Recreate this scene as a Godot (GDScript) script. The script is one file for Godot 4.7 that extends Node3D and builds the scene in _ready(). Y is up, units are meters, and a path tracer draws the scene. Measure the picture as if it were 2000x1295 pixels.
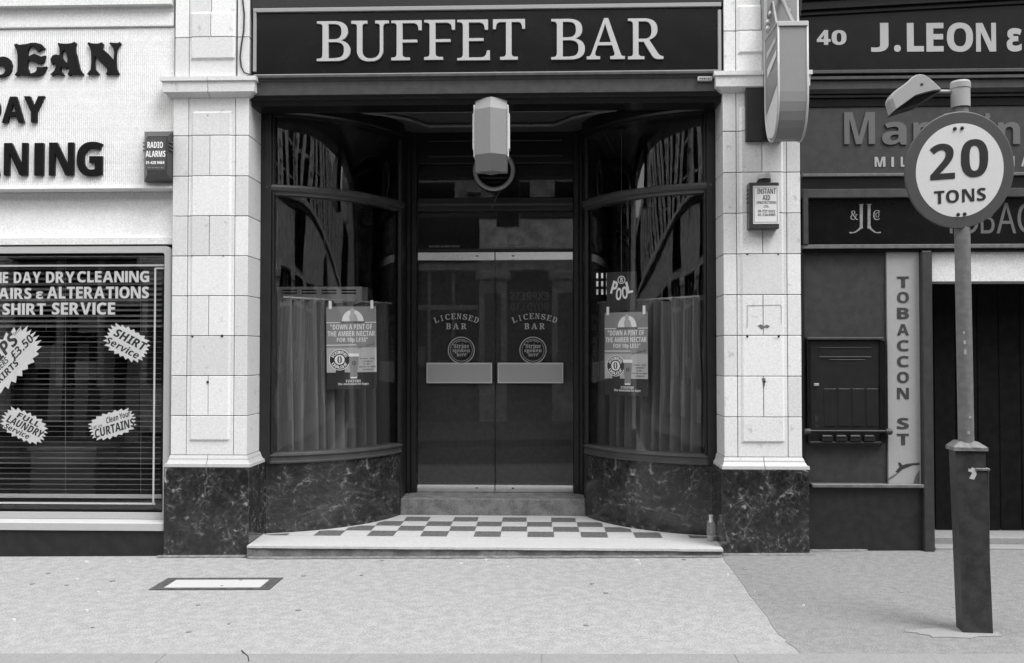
extends Node3D
# A street front: white faience pilasters, a bar with curved windows, a dry cleaner and a tobacconist, a tilted sign post on the pavement.

const F := 1850.0
const YAW := 0.03566
const PITCH := 0.02297
const EYE := Vector3(0, 1.5, 6.95)
const RISE := 0.011          # the street climbs gently along +x
var cam_basis: Basis
var mats := {}
var sans: Font
var sansb: Font
var serif: Font
var serifb: Font
var black: Font
var rng := RandomNumberGenerator.new()

# ---------------------------------------------------------------- pixels to places
func ray(u: float, v: float) -> Vector3:
	return cam_basis * Vector3((u - 1000.0) / F, -(v - 647.5) / F, -1.0)
func P(u: float, v: float, z: float) -> Vector3:
	var d := ray(u, v)
	return EYE + d * ((z - EYE.z) / d.z)
func PX(u: float, z: float, v := 650.0) -> float: return P(u, v, z).x
func PY(v: float, z: float, u := 1000.0) -> float: return P(u, v, z).y
func gy(x: float) -> float: return RISE * (x + 2.5)
func G(u: float, v: float) -> Vector3:
	var d := ray(u, v)
	var t := (RISE * (EYE.x + 2.5) - EYE.y) / (d.y - RISE * d.x)
	return EYE + d * t

# ---------------------------------------------------------------- mesh building
class MB:
	var v := PackedVector3Array()
	var n := PackedVector3Array()
	func tri(a: Vector3, b: Vector3, c: Vector3, out: Vector3) -> void:
		var m := (b - a).cross(c - a)
		if m.length_squared() < 1e-16: return
		m = m.normalized()
		if m.dot(out) > 0.0:
			v.append_array([a, c, b])
		else:
			v.append_array([a, b, c]); m = -m
		n.append_array([m, m, m])
	func quad(a: Vector3, b: Vector3, c: Vector3, d: Vector3, out: Vector3) -> void:
		tri(a, b, c, out); tri(a, c, d, out)
	func tris(a: Vector3, b: Vector3, c: Vector3, na: Vector3, nb: Vector3, nc: Vector3) -> void:
		var m := (b - a).cross(c - a)
		if m.length_squared() < 1e-18: return
		if m.dot(na + nb + nc) > 0.0:
			v.append_array([a, c, b]); n.append_array([na, nc, nb])
		else:
			v.append_array([a, b, c]); n.append_array([na, nb, nc])
	func quads(a: Vector3, b: Vector3, c: Vector3, d: Vector3, na: Vector3, nb: Vector3, nc: Vector3, nd: Vector3) -> void:
		tris(a, b, c, na, nb, nc); tris(a, c, d, na, nc, nd)
	func box(x0: float, x1: float, y0: float, y1: float, z0: float, z1: float, b := 0.0) -> void:
		var lo := Vector3(minf(x0, x1), minf(y0, y1), minf(z0, z1))
		var hi := Vector3(maxf(x0, x1), maxf(y0, y1), maxf(z0, z1))
		var e := minf(b, 0.45 * minf(hi.x - lo.x, minf(hi.y - lo.y, hi.z - lo.z)))
		var at := func(s: Vector3, axis: int) -> Vector3:
			var p := Vector3(hi.x if s.x > 0 else lo.x, hi.y if s.y > 0 else lo.y, hi.z if s.z > 0 else lo.z)
			for k in 3:
				if k != axis: p[k] -= s[k] * e
			return p
		for axis in 3:
			var o1 := (axis + 1) % 3
			var o2 := (axis + 2) % 3
			for sg in [-1.0, 1.0]:
				var out := Vector3.ZERO
				out[axis] = sg
				var q := []
				for w in [[-1.0, -1.0], [1.0, -1.0], [1.0, 1.0], [-1.0, 1.0]]:
					var s := Vector3.ZERO
					s[axis] = sg; s[o1] = w[0]; s[o2] = w[1]
					q.append(at.call(s, axis))
				quad(q[0], q[1], q[2], q[3], out)
		if e > 0.0:
			for axis in 3:
				var o1 := (axis + 1) % 3
				var o2 := (axis + 2) % 3
				for s1 in [-1.0, 1.0]:
					for s2 in [-1.0, 1.0]:
						var sa := Vector3.ZERO
						sa[axis] = -1.0; sa[o1] = s1; sa[o2] = s2
						var sb := sa
						sb[axis] = 1.0
						var out := Vector3.ZERO
						out[o1] = s1; out[o2] = s2
						quad(at.call(sa, o1), at.call(sb, o1), at.call(sb, o2), at.call(sa, o2), out)
			for sx in [-1.0, 1.0]:
				for sy in [-1.0, 1.0]:
					for sz in [-1.0, 1.0]:
						var s := Vector3(sx, sy, sz)
						tri(at.call(s, 0), at.call(s, 1), at.call(s, 2), s)
	# polygon in x,y pushed through z0..z1
	func prism(p: PackedVector2Array, z0: float, z1: float, b := 0.0) -> void:
		var q := PackedVector2Array()
		var area := 0.0
		for i in p.size():
			var a := p[i]
			var c := p[(i + 1) % p.size()]
			area += a.x * c.y - c.x * a.y
		q = p.duplicate()
		if area < 0.0: q.reverse()
		var top := q
		var zt := z1
		if b > 0.0:
			var ins := Geometry2D.offset_polygon(q, -b)
			if ins.size() == 1 and ins[0].size() >= 3:
				top = ins[0]
				zt = z1 - b
		var idx := Geometry2D.triangulate_polygon(q)
		for i in range(0, idx.size(), 3):
			tri(Vector3(q[idx[i]].x, q[idx[i]].y, z0), Vector3(q[idx[i + 1]].x, q[idx[i + 1]].y, z0), Vector3(q[idx[i + 2]].x, q[idx[i + 2]].y, z0), Vector3(0, 0, -1))
		var it := Geometry2D.triangulate_polygon(top)
		for i in range(0, it.size(), 3):
			tri(Vector3(top[it[i]].x, top[it[i]].y, z1), Vector3(top[it[i + 1]].x, top[it[i + 1]].y, z1), Vector3(top[it[i + 2]].x, top[it[i + 2]].y, z1), Vector3(0, 0, 1))
		for i in q.size():
			var a := q[i]
			var c := q[(i + 1) % q.size()]
			var o := Vector3(c.y - a.y, a.x - c.x, 0)
			quad(Vector3(a.x, a.y, z0), Vector3(c.x, c.y, z0), Vector3(c.x, c.y, zt), Vector3(a.x, a.y, zt), o)
		if b > 0.0 and top != q:
			for i in q.size():
				var a := q[i]
				var c := q[(i + 1) % q.size()]
				var m := (a + c) / 2
				var ka := 0
				var kc := 0
				for k in top.size():
					if top[k].distance_squared_to(a) < top[ka].distance_squared_to(a): ka = k
					if top[k].distance_squared_to(c) < top[kc].distance_squared_to(c): kc = k
				var o := Vector3(c.y - a.y, a.x - c.x, 0).normalized() + Vector3(0, 0, 1)
				quad(Vector3(a.x, a.y, zt), Vector3(c.x, c.y, zt), Vector3(top[kc].x, top[kc].y, z1), Vector3(top[ka].x, top[ka].y, z1), o)
	# polygon in x,z (as Vector2(x, z)) lifted from y0 to y1; follows the slope of the street by rise
	func slab(p: PackedVector2Array, y0: float, y1: float, rise := 0.0) -> void:
		var h := func(a: Vector2, y: float) -> Vector3: return Vector3(a.x, y + rise * (a.x + 2.5), a.y)
		var q := p.duplicate()
		var area := 0.0
		for i in p.size():
			area += p[i].x * p[(i + 1) % p.size()].y - p[(i + 1) % p.size()].x * p[i].y
		if area < 0.0: q.reverse()
		var idx := Geometry2D.triangulate_polygon(q)
		for i in range(0, idx.size(), 3):
			tri(h.call(q[idx[i]], y1), h.call(q[idx[i + 1]], y1), h.call(q[idx[i + 2]], y1), Vector3.UP)
			tri(h.call(q[idx[i]], y0), h.call(q[idx[i + 1]], y0), h.call(q[idx[i + 2]], y0), Vector3.DOWN)
		for i in q.size():
			var a := q[i]
			var c := q[(i + 1) % q.size()]
			quad(h.call(a, y0), h.call(c, y0), h.call(c, y1), h.call(a, y1), Vector3(c.y - a.y, 0, a.x - c.x))
	# surface of turning round an axis through at; profile of Vector2(radius, along)
	func lathe(at: Vector3, axis: Vector3, prof: Array, k := 20) -> void:
		var w := axis.normalized()
		var s := w.cross(Vector3.RIGHT if absf(w.x) < 0.8 else Vector3.UP).normalized()
		var t := w.cross(s)
		for i in prof.size() - 1:
			var a: Vector2 = prof[i]
			var b: Vector2 = prof[i + 1]
			var d := (b - a).normalized()
			for j in k:
				var e0 := s * cos(TAU * j / k) + t * sin(TAU * j / k)
				var e1 := s * cos(TAU * (j + 1) / k) + t * sin(TAU * (j + 1) / k)
				var n0 := (e0 * d.y - w * d.x).normalized()
				var n1 := (e1 * d.y - w * d.x).normalized()
				quads(at + e0 * a.x + w * a.y, at + e1 * a.x + w * a.y, at + e1 * b.x + w * b.y, at + e0 * b.x + w * b.y, n0, n1, n1, n0)
	func tube(pts: Array, r: float, k := 10) -> void:
		var rings := []
		for i in pts.size():
			var d: Vector3 = (pts[mini(i + 1, pts.size() - 1)] - pts[maxi(i - 1, 0)]).normalized()
			var s := d.cross(Vector3(0.31, 0.2, 0.93)).normalized()
			var t := d.cross(s)
			var ring := []
			for j in k:
				ring.append(s * cos(TAU * j / k) + t * sin(TAU * j / k))
			rings.append(ring)
		for i in pts.size() - 1:
			for j in k:
				var l := (j + 1) % k
				quads(pts[i] + rings[i][j] * r, pts[i] + rings[i][l] * r, pts[i + 1] + rings[i + 1][l] * r, pts[i + 1] + rings[i + 1][j] * r, rings[i][j], rings[i][l], rings[i + 1][l], rings[i + 1][j])
		for e in [0, pts.size() - 1]:
			var o: Vector3 = (pts[0] - pts[1]) if e == 0 else (pts[-1] - pts[-2])
			for j in k:
				tri(pts[e], pts[e] + rings[e][j] * r, pts[e] + rings[e][(j + 1) % k] * r, o)
	func torus(c: Vector3, R: float, r: float, k := 40, m := 12) -> void:     # in the x,y plane
		for i in k:
			for j in m:
				var q := []
				var nn := []
				for w in [[i, j], [i + 1, j], [i + 1, j + 1], [i, j + 1]]:
					var e := Vector3(cos(TAU * w[0] / k), sin(TAU * w[0] / k), 0)
					var o := e * cos(TAU * w[1] / m) + Vector3(0, 0, sin(TAU * w[1] / m))
					q.append(c + e * R + o * r); nn.append(o)
				quads(q[0], q[1], q[2], q[3], nn[0], nn[1], nn[2], nn[3])
	# stacked rectangles: rows of [y, x0, x1, z_front], all closed at z_back
	func loft(rows: Array, zb: float) -> void:
		for i in rows.size() - 1:
			var a: Array = rows[i]
			var b: Array = rows[i + 1]
			var s := signf(b[0] - a[0])
			quad(Vector3(a[1], a[0], a[3]), Vector3(a[2], a[0], a[3]), Vector3(b[2], b[0], b[3]), Vector3(b[1], b[0], b[3]), Vector3(0, -(b[3] - a[3]) * s, absf(b[0] - a[0]) + 1e-6))
			quad(Vector3(a[1], a[0], zb), Vector3(a[1], a[0], a[3]), Vector3(b[1], b[0], b[3]), Vector3(b[1], b[0], zb), Vector3(-absf(b[0] - a[0]) - 1e-6, (b[1] - a[1]) * s, 0))
			quad(Vector3(a[2], a[0], zb), Vector3(a[2], a[0], a[3]), Vector3(b[2], b[0], b[3]), Vector3(b[2], b[0], zb), Vector3(absf(b[0] - a[0]) + 1e-6, -(b[2] - a[2]) * s, 0))
		for e in [0, rows.size() - 1]:
			var a: Array = rows[e]
			var up := 1.0 if (e == 0) == (rows[0][0] > rows[-1][0]) else -1.0
			quad(Vector3(a[1], a[0], zb), Vector3(a[2], a[0], zb), Vector3(a[2], a[0], a[3]), Vector3(a[1], a[0], a[3]), Vector3(0, up, 0))
	# a block whose face has a sunk panel (clipped where the panel runs on into the next block)
	func panel_block(x0: float, x1: float, y0: float, y1: float, zb: float, zf: float, pn: Rect2, deep: float, slope: float, e := 0.003) -> void:
		var xs := [x0, x0 + e, x1 - e, x1]
		var ys := [y0, y0 + e, y1 - e, y1]
		for k in [pn.position.x, pn.position.x + slope, pn.end.x - slope, pn.end.x]:
			if k > x0 + e + 0.001 and k < x1 - e - 0.001: xs.append(k)
		for k in [pn.position.y, pn.position.y + slope, pn.end.y - slope, pn.end.y]:
			if k > y0 + e + 0.001 and k < y1 - e - 0.001: ys.append(k)
		xs.sort(); ys.sort()
		var at := func(i: int, j: int) -> Vector3:
			var x: float = xs[i]
			var y: float = ys[j]
			var s := minf(minf(x - pn.position.x, pn.end.x - x), minf(y - pn.position.y, pn.end.y - y)) / slope
			var z := zf - deep * clampf(s, 0.0, 1.0)
			if i == 0 or j == 0 or i == xs.size() - 1 or j == ys.size() - 1: z -= e
			return Vector3(x, y, z)
		var nx := xs.size()
		var ny := ys.size()
		for i in nx - 1:
			for j in ny - 1:
				if (i + j) % 2 == 0 or true:
					quad(at.call(i, j), at.call(i + 1, j), at.call(i + 1, j + 1), at.call(i, j + 1), Vector3(0, 0, 1))
		for i in nx - 1:
			for j in [0, ny - 1]:
				var a: Vector3 = at.call(i, j)
				var b: Vector3 = at.call(i + 1, j)
				quad(a, b, Vector3(b.x, b.y, zb), Vector3(a.x, a.y, zb), Vector3(0, -1 if j == 0 else 1, 0))
		for j in ny - 1:
			for i in [0, nx - 1]:
				var a: Vector3 = at.call(i, j)
				var b: Vector3 = at.call(i, j + 1)
				quad(a, b, Vector3(b.x, b.y, zb), Vector3(a.x, a.y, zb), Vector3(-1 if i == 0 else 1, 0, 0))
		quad(Vector3(x0, y0, zb), Vector3(x1, y0, zb), Vector3(x1, y1, zb), Vector3(x0, y1, zb), Vector3(0, 0, -1))
	# profile of Vector2(outwards, y), closed, carried along a plan line of Vector2(x, z) with normals
	func sweep(line: Array, nor: Array, prof: Array) -> void:
		var area := 0.0
		for i in prof.size():
			var a: Vector2 = prof[i]
			var b: Vector2 = prof[(i + 1) % prof.size()]
			area += a.x * b.y - b.x * a.y
		var sg := signf(area)
		for i in prof.size():
			var a: Vector2 = prof[i]
			var b: Vector2 = prof[(i + 1) % prof.size()]
			var o := Vector2(b.y - a.y, a.x - b.x).normalized() * sg
			for j in line.size() - 1:
				var q := []
				var nn := []
				for w in [[j, a], [j + 1, a], [j + 1, b], [j, b]]:
					var l: Vector2 = line[w[0]]
					var d: Vector2 = nor[w[0]]
					var g: Vector2 = w[1]
					q.append(Vector3(l.x + d.x * g.x, g.y, l.y + d.y * g.x))
					nn.append(Vector3(d.x * o.x, o.y, d.y * o.x))
				quads(q[0], q[1], q[2], q[3], nn[0], nn[1], nn[2], nn[3])
		var pp := PackedVector2Array(prof)
		var idx := Geometry2D.triangulate_polygon(pp)
		for e in [0, line.size() - 1]:
			var l: Vector2 = line[e]
			var d: Vector2 = nor[e]
			var o2: Vector2 = (line[0] - line[1]) if e == 0 else (line[-1] - line[-2])
			for i in range(0, idx.size(), 3):
				var q := []
				for k in 3:
					var g := pp[idx[i + k]]
					q.append(Vector3(l.x + d.x * g.x, g.y, l.y + d.y * g.x))
				tri(q[0], q[1], q[2], Vector3(o2.x, 0, o2.y))
	func mesh() -> ArrayMesh:
		var a := []
		a.resize(Mesh.ARRAY_MAX)
		a[Mesh.ARRAY_VERTEX] = v
		a[Mesh.ARRAY_NORMAL] = n
		var m := ArrayMesh.new()
		m.add_surface_from_arrays(Mesh.PRIMITIVE_TRIANGLES, a)
		return m

# ---------------------------------------------------------------- things and parts
func origin(o: Node) -> Vector3:
	var p := Vector3.ZERO
	while o is Node3D and o != self:
		p += o.position
		o = o.get_parent()
	return p
func tag(o: Node, label: String, category: String, group := "", kind := "") -> Node:
	if label: o.set_meta("label", label)
	if category: o.set_meta("category", category)
	if group: o.set_meta("group", group)
	if kind: o.set_meta("kind", kind)
	return o
func numbered(called: String) -> String:
	if not has_node(NodePath(called)): return called
	var k := 1
	while has_node(NodePath("%s_%03d" % [called, k])): k += 1
	return "%s_%03d" % [called, k]
func thing(called: String, label: String, category: String, at: Vector3, group := "") -> Node3D:
	var o := Node3D.new()
	o.name = numbered(called)
	add_child(o)
	o.position = at
	tag(o, label, category, group)
	return o
func part(called: String, m, mat, parent: Node, local := false) -> MeshInstance3D:
	var o := MeshInstance3D.new()
	o.name = called if parent != self else numbered(called)
	o.mesh = m.mesh() if m is MB else m
	o.material_override = M(mat) if mat is String else mat
	parent.add_child(o, true)
	if not local and parent != self: o.position = -origin(parent)
	return o
func bar(called: String, mat, parent: Node, x0: float, x1: float, y0: float, y1: float, z0: float, z1: float, b := 0.003) -> MeshInstance3D:
	var m := MB.new()
	m.box(x0, x1, y0, y1, z0, z1, b)
	return part(called, m, mat, parent)
# a box whose front face fills the given pixels at depth z, going back by deep
func rect(called: String, mat, parent: Node, u0: float, v0: float, u1: float, v1: float, z: float, deep: float, b := 0.003) -> MeshInstance3D:
	var um := clampf((u0 + u1) / 2, 0, 2000)
	var vm := (v0 + v1) / 2
	return bar(called, mat, parent, PX(u0, z, vm), PX(u1, z, vm), PY(v1, z, um), PY(v0, z, um), z - deep, z, b)
func poly(called: String, mat, parent: Node, pts: Array, z: float, deep: float, b := 0.0) -> MeshInstance3D:
	var p := PackedVector2Array()
	for a in pts:
		var w := P(a[0], a[1], z)
		p.append(Vector2(w.x, w.y))
	var m := MB.new()
	m.prism(p, z - deep, z, b)
	return part(called, m, mat, parent)
func text_shape(s: String, font: Font, deep: float) -> TextMesh:
	var t := TextMesh.new()
	t.text = s
	t.font = font
	t.font_size = 48
	t.pixel_size = 0.01
	t.depth = deep
	t.curve_step = 1.5
	return t
# lettering fitted into w by h round the point c; turn (radians) in its own plane, lean = shear
func letters(called: String, s: String, font: Font, mat, parent: Node, c: Vector3, w: float, h: float, deep: float, turn := 0.0, lean := 0.0, local := false, flip := false) -> MeshInstance3D:
	var t := text_shape(s, font, deep)
	var bb := t.get_aabb()
	var o := part(called, t, mat, parent, true)
	var k := Basis(Vector3(w / bb.size.x, 0, 0), Vector3(lean * h / bb.size.y, h / bb.size.y, 0), Vector3(0, 0, 1))
	k = Basis(Vector3(0, 0, 1), turn) * k
	if flip: k = Basis(Vector3(0, 1, 0), PI) * k
	var off := Vector3.ZERO if local else -origin(parent)
	o.transform = Transform3D(k, c + off - k * bb.get_center())
	return o
func sign_text(called: String, s: String, font: Font, mat, parent: Node, u0: float, v0: float, u1: float, v1: float, z: float, deep: float, lean := 0.0) -> MeshInstance3D:
	var um := (u0 + u1) / 2
	var vm := (v0 + v1) / 2
	var a := P(u0, vm, z)
	var b := P(u1, vm, z)
	var c := P(um, vm, z)
	return letters(called, s, font, mat, parent, Vector3(c.x, c.y, z + deep / 2), b.x - a.x, PY(v0, z, um) - PY(v1, z, um), deep, 0.0, lean)
# a word letter by letter, each letter a part, fitted to the pixels given
func word(called: String, s: String, font: Font, mat, parent: Node, u0: float, v0: float, u1: float, v1: float, z: float, deep: float, gap := 0.11) -> void:
	var hb := text_shape("H", font, deep).get_aabb()
	var sizes := []
	var total := 0.0
	for ch in s:
		var w := 0.0
		if ch == " ": w = hb.size.y * 0.4
		elif ch == "I": w = hb.size.y * 0.235
		else: w = text_shape(ch, font, deep).get_aabb().size.x
		sizes.append(w)
		total += w
	total += gap * hb.size.y * (s.length() - 1)
	var um := (u0 + u1) / 2
	var vm := (v0 + v1) / 2
	var x0 := P(u0, vm, z).x
	var k := (P(u1, vm, z).x - x0) / total
	var yb := PY(v1, z, um)
	var ky := (PY(v0, z, um) - yb) / hb.size.y
	var x := 0.0
	for i in s.length():
		var ch := s[i]
		var w: float = sizes[i]
		if ch == "I":
			bar(called, mat, parent, x0 + x * k, x0 + (x + w) * k, yb, yb + hb.size.y * ky, z, z + deep, 0.0)
		elif ch != " ":
			var bb := text_shape(ch, font, deep).get_aabb()
			letters(called, ch, font, mat, parent, Vector3(x0 + (x + w / 2) * k, yb + (bb.get_center().y - hb.position.y) * ky, z + deep / 2), w * k, bb.size.y * ky, deep)
		x += w + gap * hb.size.y
# letters set on an arc round c: radius r, from angle a0 to a1 (clockwise reading), height h
func arc_text(called: String, s: String, font: Font, mat, parent: Node, c: Vector3, r: float, a0: float, a1: float, h: float, w: float, deep: float, local := false, inward := false) -> void:
	var k := 0
	for ch in s:
		var a := lerpf(a0, a1, (k + 0.5) / s.length())
		k += 1
		if ch == " ": continue
		var ww := w * (0.45 if ch in "I'!" else 1.0)
		letters(called, ch, font, mat, parent, c + Vector3(cos(a), sin(a), 0) * r, ww, h, deep, a - PI / 2 + (PI if inward else 0.0), 0.0, local)

# ---------------------------------------------------------------- materials
func srgb(x: float) -> float:
	return 12.92 * x if x < 0.0031308 else 1.055 * pow(x, 1.0 / 2.4) - 0.055
func field(size: int, freq: float, octaves: int, sd: int, kind := FastNoiseLite.TYPE_SIMPLEX_SMOOTH, ridged := false) -> PackedByteArray:
	var f := FastNoiseLite.new()
	f.seed = sd
	f.noise_type = kind
	f.frequency = freq
	f.fractal_type = FastNoiseLite.FRACTAL_RIDGED if ridged else FastNoiseLite.FRACTAL_FBM
	f.fractal_octaves = octaves
	if ridged:
		f.domain_warp_enabled = true
		f.domain_warp_amplitude = 40.0
		f.domain_warp_frequency = 0.008
	if kind == FastNoiseLite.TYPE_CELLULAR: f.cellular_return_type = FastNoiseLite.RETURN_DISTANCE2_SUB
	var im := f.get_seamless_image(size, size)
	im.convert(Image.FORMAT_L8)
	return im.get_data()
func white_noise(size: int, sd: int) -> PackedByteArray:
	var r := RandomNumberGenerator.new()
	r.seed = sd
	var d := PackedByteArray()
	d.resize(size * size)
	for i in range(0, size * size, 4):
		d.encode_u32(i, r.randi())
	return d
func tex_of(size: int, d: PackedByteArray) -> ImageTexture:
	var im := Image.create_from_data(size, size, false, Image.FORMAT_L8, d)
	im.convert(Image.FORMAT_RGB8)
	im.generate_mipmaps()
	return ImageTexture.create_from_image(im)
# multiplies a base colour by lo..hi (linear), from layers [bytes, weight]
func blend_tex(size: int, layers: Array, lo: float, hi: float, sharp := 1.0) -> ImageTexture:
	var lut := PackedByteArray()
	lut.resize(1024)
	for i in 1024:
		var x := clampf((i / 1023.0 - 0.5) * sharp + 0.5, 0, 1)
		lut[i] = int(255.0 * srgb(lerpf(lo, hi, x)))
	var out := PackedByteArray()
	out.resize(size * size)
	var a: PackedByteArray = layers[0][0]
	var b: PackedByteArray = layers[1][0]
	var c: PackedByteArray = layers[2][0] if layers.size() > 2 else layers[1][0]
	var wa := int(layers[0][1] * 1024)
	var wb := int(layers[1][1] * 1024)
	var wc := int(layers[2][1] * 1024) if layers.size() > 2 else 0
	var total := (wa + wb + wc) * 255 / 1023.0
	for i in size * size:
		out[i] = lut[mini(1023, int((a[i] * wa + b[i] * wb + c[i] * wc) / total))]
	return tex_of(size, out)
func mk(key: String, grey: float, rough: float, tex: Texture2D = null, scale := 1.0, more := {}) -> StandardMaterial3D:
	var m := StandardMaterial3D.new()
	m.resource_name = key
	m.albedo_color = Color(srgb(grey), srgb(grey), srgb(grey))
	m.roughness = rough
	if tex:
		m.albedo_texture = tex
		m.uv1_triplanar = true
		m.uv1_world_triplanar = true
		m.uv1_scale = Vector3.ONE * scale
	for k in more: m.set(k, more[k])
	mats[key] = m
	return m
func M(key: String) -> StandardMaterial3D: return mats[key]
func glass(key: String, alpha: float) -> void:
	var m := StandardMaterial3D.new()
	m.resource_name = key
	m.transparency = BaseMaterial3D.TRANSPARENCY_ALPHA
	m.albedo_color = Color(0.9, 0.9, 0.9, alpha)
	m.roughness = 0.0
	m.metallic_specular = 0.5
	mats[key] = m
func make_materials() -> void:
	var s := 512
	var fine := white_noise(s, 11)
	var mid := field(s, 0.06, 3, 5)
	var low := field(s, 0.012, 4, 7)
	var grain := blend_tex(s, [[fine, 0.6], [mid, 0.25], [low, 0.2]], 0.84, 1.0, 2.0)
	var speck := blend_tex(s, [[fine, 1.0], [mid, 0.3], [low, 0.2]], 0.72, 1.0, 1.7)
	var dirty := blend_tex(s, [[fine, 0.2], [mid, 0.5], [low, 1.0]], 0.45, 1.0, 2.4)
	var paint := blend_tex(s, [[fine, 0.15], [mid, 0.3], [low, 0.6]], 0.62, 1.0, 2.2)
	var fs := 1024
	var f1 := white_noise(fs, 61)
	var f2 := field(fs, 0.03, 4, 63)
	var f3 := field(fs, 0.16, 1, 65)
	var fo := PackedByteArray()
	fo.resize(fs * fs)
	for i in fs * fs:
		var k := 0.80 + 0.20 * f1[i] / 255.0
		k *= 0.92 + 0.08 * f3[i] / 255.0
		var w := f2[i] / 255.0
		if w < 0.24: k *= 1.0 - (0.24 - w) * 2.2
		if f3[i] > 236 and w < 0.5: k *= 0.72
		fo[i] = int(255.0 * srgb(k))
	var speck2 := tex_of(fs, fo)
	mk("faience", 0.79, 0.2, speck2, 0.21)
	mk("faience_warm", 0.74, 0.2, speck2, 0.21)
	mk("faience_cool", 0.84, 0.26, speck2, 0.21)
	mk("faience_old", 0.70, 0.3, speck2, 0.21)
	mk("faience_base", 0.50, 0.4, speck2, 0.21)
	mk("mortar", 0.06, 0.95, dirty, 2.0)
	mk("white_board", 0.84, 0.5, speck, 0.36)
	mk("white_paint", 0.80, 0.45, speck, 0.36)
	mk("black_plastic", 0.008, 0.35, paint, 2.0, {"metallic_specular": 0.3})
	mk("black_paint", 0.008, 0.30, paint, 1.2)
	mk("dark_paint", 0.013, 0.38, paint, 1.4)
	mk("beam_paint", 0.062, 0.45, paint, 1.6)
	mk("board_black", 0.007, 0.22, paint, 0.8, {"metallic_specular": 0.35})
	mk("silver", 0.46, 0.4, grain, 2.0)
	mk("silver_dull", 0.30, 0.5, grain, 2.0)
	mk("alu", 0.46, 0.35, grain, 1.5)
	mk("plate", 0.30, 0.4, grain, 4.0)
	mk("door_rail", 0.92, 0.22, grain, 2.0, {"metallic": 0.9})
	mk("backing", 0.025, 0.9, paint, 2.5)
	mk("cloth", 0.12, 0.95, grain, 3.0)
	mk("cloth_dark", 0.03, 0.95, dirty, 3.0)
	mk("room", 0.05, 0.9, dirty, 0.7)
	mk("heater", 0.8, 0.5, grain, 1.5)
	mk("slot", 0.01, 0.8)
	mk("sheet_white", 0.70, 0.6, grain, 2.0)
	mk("ink", 0.02, 0.6)
	mk("ink_grey", 0.12, 0.6)
	mk("poster_grey", 0.28, 0.5, grain, 3.0)
	mk("poster_light", 0.50, 0.5, grain, 3.0)
	mk("poster_dark", 0.022, 0.5)
	mk("poster_white", 0.85, 0.5)
	mk("gilt", 0.30, 0.4, paint, 6.0)
	mk("letter_white", 0.62, 0.4, grain, 3.0)
	mk("letter_pale", 0.38, 0.45, grain, 3.0)
	mk("shop_dark", 0.009, 0.28, paint, 0.9, {"metallic_specular": 0.35})
	mk("shop_grey", 0.055, 0.45, paint, 1.2)
	mk("shop_grey_light", 0.11, 0.5, grain, 2.0)
	mk("shop_panel", 0.034, 0.55, paint, 1.5)
	mk("shop_trim", 0.15, 0.45, paint, 2.0)
	mk("tob_panel", 0.34, 0.55, grain, 1.5)
	mk("riser_dark", 0.016, 0.5, dirty, 1.6)
	mk("pole", 0.17, 0.55, paint, 2.6)
	mk("post", 0.042, 0.5, dirty, 1.8)
	mk("post_cap", 0.20, 0.6, dirty, 4.0)
	mk("lamp_grey", 0.34, 0.6, grain, 3.0)
	mk("sign_ring", 0.09, 0.45, grain, 2.0)
	mk("sign_face", 0.78, 0.4, grain, 2.0)
	mk("iron", 0.02, 0.7)
	mk("alarm", 0.045, 0.35, paint, 4.0)
	mk("alarm_light", 0.09, 0.35, paint, 4.0)
	mk("box_sign", 0.23, 0.5, grain, 1.5)
	mk("steel", 0.4, 0.3, grain, 2.0, {"metallic": 0.7})
	mk("step", 0.21, 0.9, blend_tex(s, [[fine, 0.4], [mid, 0.5], [low, 0.8]], 0.5, 1.15 - 0.15, 2.6), 1.1)
	mk("tile_light", 0.53, 0.6, speck, 0.5)
	mk("tile_dark", 0.16, 0.55, dirty, 4.0)
	mk("stone", 0.80, 0.8, dirty, 0.5)
	mk("stone_dark", 0.10, 0.8, dirty, 0.5)
	mk("far_glass", 0.008, 0.3, null, 1.0, {"metallic_specular": 0.15})
	mk("road", 0.04, 0.95, dirty, 0.6)
	mk("kerb", 0.26, 0.9, speck, 0.5)
	mk("concrete", 0.29, 0.95, speck, 0.6)
	mk("ceiling_paint", 0.07, 0.5, paint, 1.4)
	mk("black_door", 0.012, 0.6, paint, 1.5, {"metallic_specular": 0.15})
	mk("milk", 0.55, 0.3)
	glass("pane", 0.0)
	glass("door_pane", 0.0)
	mats.door_pane.metallic_specular = 0.32
	glass("bottle_glass", 0.12)
	# marble: dark ground, cloudy patches, pale broken veins
	var ms := 1024
	var v1 := field(ms, 0.005, 3, 21, FastNoiseLite.TYPE_SIMPLEX_SMOOTH, true)
	var v2 := field(ms, 0.014, 5, 23, FastNoiseLite.TYPE_SIMPLEX_SMOOTH, true)
	var cl := field(ms, 0.007, 5, 29)
	var mo := field(ms, 0.035, 4, 30)
	var ce := field(ms, 0.012, 1, 31, FastNoiseLite.TYPE_CELLULAR)
	var fn := white_noise(ms, 33)
	var out := PackedByteArray()
	out.resize(ms * ms)
	var tab := PackedByteArray()
	tab.resize(1024)
	for i in 1024: tab[i] = int(255.0 * srgb(i / 1023.0))
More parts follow.
